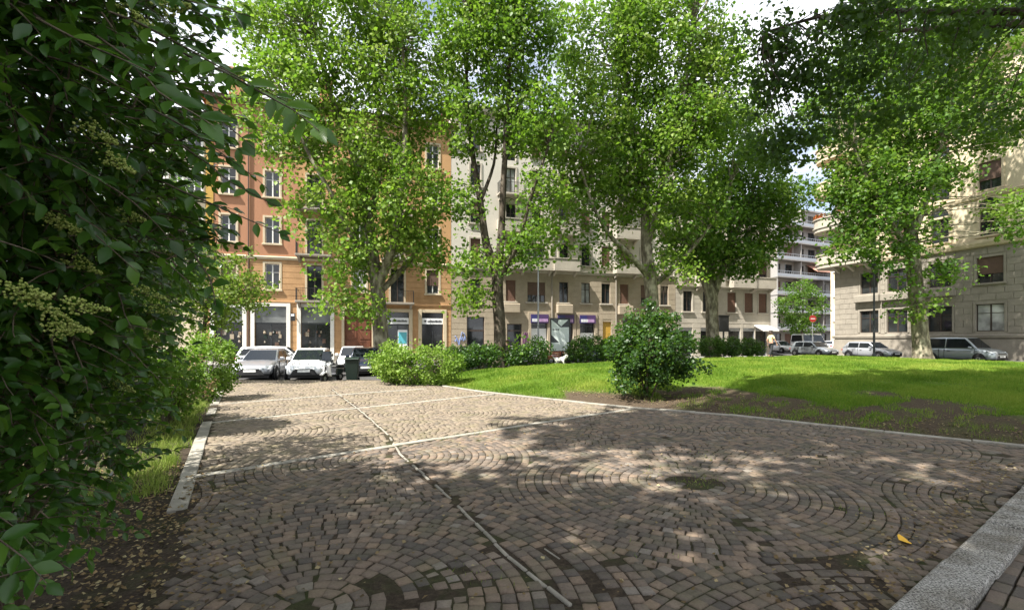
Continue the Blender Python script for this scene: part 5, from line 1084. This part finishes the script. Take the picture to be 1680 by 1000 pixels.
for x, y, hd, kd, lab in [(37.6, 60.0, (.9, .4), 'bigvan', 'tall white van behind the slate hatchback'), (39.6, 54.5, (.8, -.6), 'wagon', 'white wagon behind the silver hatchback'), (33.0, 58.5, (.2, -.98), 'hatch', 'white hatchback seen head on behind the person on the lawn'), (45.0, 66.0, (.9, .4), 'hatch', 'white hatchback farthest away in the crossing street')]:
    car('parked_car', lab, x, y, hd, kd, M['white_paint'], .12)

# ------------------------------------------------------------------ street furniture, people, dog
x, y = -7.85, 20.75
root = thing('scooter', 'white and black motor scooter parked beside the white hatchback', 'scooter', (x, y, -.12), math.radians(-100))
for wx_ in (.62, -.6):
    wl = MB().lathe([(.15, -.05), (.22, -.05), (.25, -.03), (.25, .03), (.22, .05), (.15, .05)], 18, 'y').build('wheel', M['tyre'], root, True, loc=(wx_, 0, .25)); MB().lathe([(.03, -.055), (.16, -.045), (.16, .045), (.03, .055)], 14, 'y').build('rim', M['rim'], wl)
MB().prism_y([(.3, .3), (.42, .34), (.52, .85), (.44, .92), (.34, .5)], -.19, .19).build('front_shield', M['white_paint'], root, bevel=.03)
MB().prism_y([(-.8, .62), (-.72, .42), (-.3, .3), (.34, .3), (.34, .38), (-.1, .4), (-.12, .68)], -.16, .16).build('rear_body', M['black_paint'], root, bevel=.04)
MB().prism_y([(-.82, .7), (-.78, .78), (-.3, .8), (-.1, .74), (-.12, .69), (-.8, .64)], -.13, .13).build('seat', M['trim_black'], root, bevel=.03)
MB().tube([(.42, -.33, 1.02), (.46, 0, .98), (.42, .33, 1.02)], [.018] * 3, 8).build('handlebar', M['trim_black'], root); MB().tube([(.46, 0, .98), (.62, 0, .26)], [.03, .03], 8).build('fork', M['trim_black'], root)
MB().prism_y([(.46, .0), (.5, .0), (.38, .42), (.36, .42)], -.2, .2).build('windshield', M['car_glass'], root, loc=(0, 0, .98)); MB().lathe([(.02, 0), (.08, .01), (.09, .05)], 12, 'y', (0, 0, 0)).build('headlight', M['lamp'], root, loc=(.52, -.02, .82))
MB().prism_y([(.42, .5), (.62, .54), (.86, .44), (.84, .4), (.62, .49), (.44, .46)], -.07, .07).build('mudguard', M['white_paint'], root)
for s in (-1, 1): MB().tube([(.43, s*.2, 1.02), (.44, s*.27, 1.2)], [.008]*2, 5).lathe([(.02, -.01), (.06, -.01), (.06, .01), (.02, .01)], 10, 'y', (.44, s*.27, 1.24)).build('mirror', M['trim_black'], root)
x, y = -7.15, 21.3
root = thing('wheelie_bin', 'dark green wheelie bin between the scooter and the pale bush', 'bin', (x, y, -.12), .2)
m = MB(); m.v = [(-.22, -.26, .08), (.22, -.26, .08), (.22, .24, .08), (-.22, .24, .08), (-.29, -.34, 1.0), (.29, -.34, 1.0), (.29, .32, 1.0), (-.29, .32, 1.0)]; m.f = [(0,3,2,1), (4,5,6,7), (0,1,5,4), (1,2,6,5), (2,3,7,6), (3,0,4,7)]; m.build('body', M['bin'], root, bevel=.02)
MB().prism_x([(-.38, 1.002), (.36, 1.002), (.36, 1.07), (-.1, 1.12), (-.38, 1.05)], -.31, .31).build('lid', M['bin'], root, bevel=.015); MB().tube([(-.27, .4, 1.02), (.27, .4, 1.02)], [.02]*2, 8).build('handle', M['bin'], root)
for s in (-.25, .25):
    o = MB().lathe([(.1, -.03), (.1, .03)], 14, 'y').build('wheel', M['tyre'], root, loc=(s, .25, .1)); o.rotation_euler = (0, 0, math.pi/2)
# lamp post
p = at(883, 560, 32.0); zb = lz(p.x, 32)
root = thing('lamp_post', 'thin pale grey lamp post rising from the rounded dark bush', 'lamp post', (p.x, 32.0, zb))
MB().lathe([(.14, -.02), (.14, .3), (.1, .4)], 12).build('base', M['grey_metal'], root); MB().tube([(0, 0, .3), (0, 0, 4), (0, 0, 8.2)], [.075, .06, .045], 10).build('pole', M['grey_metal'], root)
MB().tube([(0, 0, 8.15), (.3, -.1, 8.5), (1.1, -.3, 8.65)], [.04, .035, .03], 8).build('arm', M['grey_metal'], root); MB().prism_x([(-.16, 0), (.16, 0), (.12, .14), (-.12, .14)], 0, .7).build('lamp_head', M['grey_metal'], root, bevel=.03, loc=(1.05, -.3, 8.58))
p = at(1434, 560, 36.0); zb = lz(p.x, 36)
root = thing('lamp_post', 'dark grey lamp post in front of the corner building', 'lamp post', (p.x, 36.0, zb if zb > 0 else -.12))
MB().lathe([(.15, -.02), (.15, .35), (.09, .5)], 12).build('base', M['dark_metal'], root); MB().tube([(0, 0, .4), (0, 0, 6.9)], [.085, .055], 10).build('pole', M['dark_metal'], root); MB().lathe([(.06, 6.9), (.2, 7.0), (.26, 7.35), (.1, 7.5), (.02, 7.55)], 12).build('lamp_head', M['dark_metal'], root, True)
# poster panel
Yp = 29.5; p = at(919, 575, Yp); zg = lz(p.x, Yp)
root = thing('poster_panel', 'tall black framed poster panel with white angular design behind the bushes', 'sign', (p.x, Yp, zg), -.06)
MB().box(-.05, .05, -.04, .04, -.03, .9).build('post', M['dark_metal'], root)
zc = at(919, 575, Yp).z - zg; zt = at(919, 523, Yp).z - zg; MB().box(-.62, .62, -.09, .09, zc - .05, zt + .06).build('cabinet', M['iron'], root, bevel=.02)
pp = lambda a, b: (-.54 + 1.08 * a, -.096, zc + (zt - zc) * b)
pr = MB().poly([pp(0, 0), pp(1, 0), pp(1, 1), pp(0, 1)]).build('poster', M['dark_metal'], root)
M['poster_pale'] = plain('poster_pale_ink', (0.62, 0.68, 0.64), .5)
for pts in ([(0, .97), (.02, .97), (.52, .74), (1, .74), (1, .12), (.85, .0), (0, .0), (0, .26), (.4, .28), (0, .5)], [(.4, .97), (.96, .97), (.56, .77), (.36, .86)]):
    MB().poly([(pp(*q)[0], -.1, pp(*q)[2]) for q in pts]).build('print', M['poster_pale'], pr)
MB().poly([(pp(.0, .5)[0], -.103, pp(0, .5)[2]), (pp(.45, .26)[0], -.103, pp(0, .26)[2]), (pp(.05, .26)[0], -.103, pp(0, .26)[2])]).build('print', M['dark_metal'], pr)
m = MB()
for k in range(4): m.box(-.46 + k*.11, -.4 + k*.11, -.106, -.1005, zc + 1.26, zc + 1.36)
m.build('lettering', M['dark_metal'], pr)
# bench
p = at(908, 580, 28.3); zg = lz(p.x, 28.3); M['bench_wood'] = surf('red_brown_slats', (0.30, 0.10, 0.055), .2, 5, .6, .3, .1, 40)
root = thing('park_bench', 'red brown slatted bench below the poster panel', 'bench', (p.x, 28.3, zg), .25)
for k in range(4): MB().box(-.8, .8, -.22 + k*.115, -.13 + k*.115, .42, .455).build('slat', M['bench_wood'], root)
for k in range(3): MB().box(-.8, .8, .26 + k*.02, .29 + k*.02, .52 + k*.12, .615 + k*.12).build('slat', M['bench_wood'], root)
for s in (-.62, .62): MB().prism_x([(-.2, -.03), (-.15, -.03), (-.15, .41), (.26, .41), (.34, .88), (.295, .88), (.21, .42), (.18, -.03), (.23, -.03), (.25, .38), (-.2, .419)], s - .025, s + .025).build('leg', M['dark_metal'], root)
# signs at the crossing
p = at(1333, 560, 54); root = thing('road_sign', 'round red road sign on a pole by the slate hatchback', 'sign', (p.x, 54, .12)); M['sign_red'] = plain('red_sign', (0.30, 0.03, 0.025), .5)
MB().tube([(0, 0, -.02), (0, 0, 4.6)], [.035]*2, 8).build('pole', M['grey_metal'], root); MB().lathe([(.4, -.02), (.4, .0)], 24, 'y').build('disc', M['sign_red'], root, loc=(0, -.05, 4.0)); MB().box(-.25, .25, -.078, -.072, 3.965, 4.035).build('bar', M['sign_white'], root)
p = at(1187, 560, 44); root = thing('notice_board', 'black notice board on a post above the clipped hedge', 'sign', (p.x, 44, -.12), .2)
MB().box(-.06, .06, -.06, .06, -.02, 2.7).build('post', M['dark_metal'], root); MB().box(-.5, .5, -.12, .12, 2.75, 4.05).build('cabinet', M['iron'], root, bevel=.03); MB().box(-.62, .62, -.16, .16, 2.6, 2.748).build('ledge', M['iron'], root); MB().box(-.55, .55, -.17, .17, 4.055, 4.14).build('cap', M['iron'], root)

def skin(name, pts, edges, mat, parent, loc=(0, 0, 0), root_i=0, sub=2):
    """continuous figure grown on a skeleton; pts: (x,y,z,r[,r2])"""
    me = bpy.data.meshes.new(name); me.from_pydata([p[:3] for p in pts], edges, []); me.update(); o = obj(name, me, parent, loc)
    md = o.modifiers.new('skin', 'SKIN'); md.use_smooth_shade = True
    if not me.skin_vertices: return o
    for i, p in enumerate(pts): me.skin_vertices[0].data[i].radius = (p[3], p[4] if len(p) > 4 else p[3]); me.skin_vertices[0].data[i].use_root = (i == root_i)
    s = o.modifiers.new('sub', 'SUBSURF'); s.levels = s.render_levels = sub; me.materials.append(mat); return o
M['skin'] = plain('skin', (0.48, 0.28, 0.2), .55, .3)
def person(label, x, y, z, rz, shirt, trouser, hairc, height=1.7, stride=.18, armswing=.12, shoe=(.02, .02, .02)):
    root = thing('person', label, 'person', (x, y, z), rz); k = height / 1.72; S = lambda *a: tuple(v * k for v in a); st_ = stride
    body = [S(0, 0, .95, .13, .10), S(0, 0, 1.15, .12, .09), S(0, 0, 1.36, .15, .10), S(0, 0, 1.47, .06), S(0, -.015, 1.54, .055), S(0, -.02, 1.62, .085, .095), S(0, -.01, 1.70, .06, .07),
            S(.17, 0, 1.40, .055), S(.23, armswing, 1.13, .042), S(.24, armswing - .08, .90, .032), S(-.17, 0, 1.40, .055), S(-.23, -armswing, 1.13, .042), S(-.24, -armswing - .12, .90, .032),
            S(.09, 0, .86, .085), S(.10, -st_*.5, .48, .062), S(.10, -st_*.8 + .03, .09, .042), S(.10, -st_*.8 - .12, .035, .035), S(-.09, 0, .86, .085), S(-.10, st_*.3, .48, .062), S(-.10, st_ + .04, .10, .042), S(-.10, st_ - .1, .035, .035)]
    ed = [(0,1), (1,2), (2,3), (3,4), (4,5), (5,6), (2,7), (7,8), (8,9), (2,10), (10,11), (11,12), (0,13), (13,14), (14,15), (15,16), (0,17), (17,18), (18,19), (19,20)]
    skin('body', body, ed, M['skin'], root)
    g = lambda i, e=.018: tuple(body[i][:3]) + tuple(v + e for v in body[i][3:])
    md = lambda i, j, t, e=.018: tuple(body[i][q]*(1-t) + body[j][q]*t for q in range(3)) + (body[i][3]*(1-t) + body[j][3]*t + e,)
    skin('shirt', [g(0, .02), g(1, .02), g(2, .02), md(2, 3, .75, .01), g(7), md(7, 8, .75), g(10), md(10, 11, .75)], [(0,1), (1,2), (2,3), (2,4), (4,5), (2,6), (6,7)], shirt, root)
    skin('trousers', [g(0, .014), g(13, .016), g(14, .018), md(14, 15, .92, .02), g(17, .016), g(18, .018), md(18, 19, .92, .02)], [(0,1), (1,2), (2,3), (0,4), (4,5), (5,6)], trouser, root)
    for i, j in ((15, 16), (19, 20)): skin('shoe', [g(i, .008), tuple(body[j][:3]) + (body[j][3] + .006,), (body[j][0], body[j][1] - .06, body[j][2], .028)], [(0,1), (1,2)], plain('shoe', shoe, .6), root)
    skin('hair', [S(0, .012, 1.66, .092, .098), S(0, .0, 1.72, .075, .085), S(0, .05, 1.58, .06)], [(0,1), (0,2)], plain('hair', hairc, .7), root)
    for s in (-1, 1): skin('hand', [tuple(body[9 if s > 0 else 12][:3]) + (.03,)] + [(body[9 if s > 0 else 12][0], body[9 if s > 0 else 12][1] - .02, body[9 if s > 0 else 12][2] - .07, .032)] + [(body[9 if s > 0 else 12][0] + .004, body[9 if s > 0 else 12][1] - .05 + q*.022, body[9 if s > 0 else 12][2] - .15 + abs(q - 1.5)*.008, .009) for q in range(4)] + [(body[9 if s > 0 else 12][0] - s*.01, body[9 if s > 0 else 12][1] - .07, body[9 if s > 0 else 12][2] - .08, .01)], [(0,1), (1,2), (1,3), (1,4), (1,5), (1,6)], M['skin'], root, sub=1)
    return root
p = at(1265, 586, 31.0)
person('person in a pale yellow shirt and dark trousers walking on the lawn', p.x, 31.0, lz(p.x, 31.0) + .01, math.radians(100), plain('pale_yellow_shirt', (0.62, 0.55, 0.34), .8), plain('dark_trousers', (0.025, 0.025, 0.03), .8), (0.05, 0.03, 0.02), 1.7, .2)
p = at(832, 600, 27.4)
person('person in a dark top and pale trousers beside the forked plane tree', p.x, 27.4, lz(p.x, 27.4) + .01, 0.4, plain('dark_top', (0.05, 0.035, 0.035), .8), plain('pale_trousers', (0.6, 0.58, 0.55), .8), (0.22, 0.13, 0.08), 1.6, .05, .04)
p = at(918, 602, 26.3); zg = lz(p.x, 26.3); M['white_fur'] = surf('white_fur', (0.72, 0.69, 0.62), .1, 10, .95, .1, .5, 120)
root = thing('dog', 'small white dog standing on the lawn in front of the bench', 'dog', (p.x, 26.3, zg + .005), 0)
skin('body', [(-.22, 0, .33, .09), (0, 0, .32, .10), (.20, 0, .34, .105), (.32, 0, .44, .07), (.38, 0, .53, .072), (.48, 0, .50, .036), (-.32, 0, .40, .03), (-.38, 0, .50, .018),
              (.2, .06, .2, .045), (.2, .06, .1, .03), (.21, .06, .03, .03), (.2, -.06, .2, .045), (.24, -.06, .1, .03), (.25, -.06, .03, .03),
              (-.22, .06, .22, .055), (-.18, .06, .16, .04), (-.26, .06, .1, .028), (-.24, .06, .03, .03), (-.22, -.06, .22, .055), (-.17, -.06, .16, .04), (-.24, -.06, .1, .028), (-.22, -.06, .03, .03), (.36, .06, .58, .025), (.33, .08, .52, .02), (.36, -.06, .58, .025), (.33, -.08, .52, .02)],
     [(0,1), (1,2), (2,3), (3,4), (4,5), (0,6), (6,7), (2,8), (8,9), (9,10), (2,11), (11,12), (12,13), (0,14), (14,15), (15,16), (16,17), (0,18), (18,19), (19,20), (20,21), (4,22), (22,23), (4,24), (24,25)], M['white_fur'], root, root_i=1)
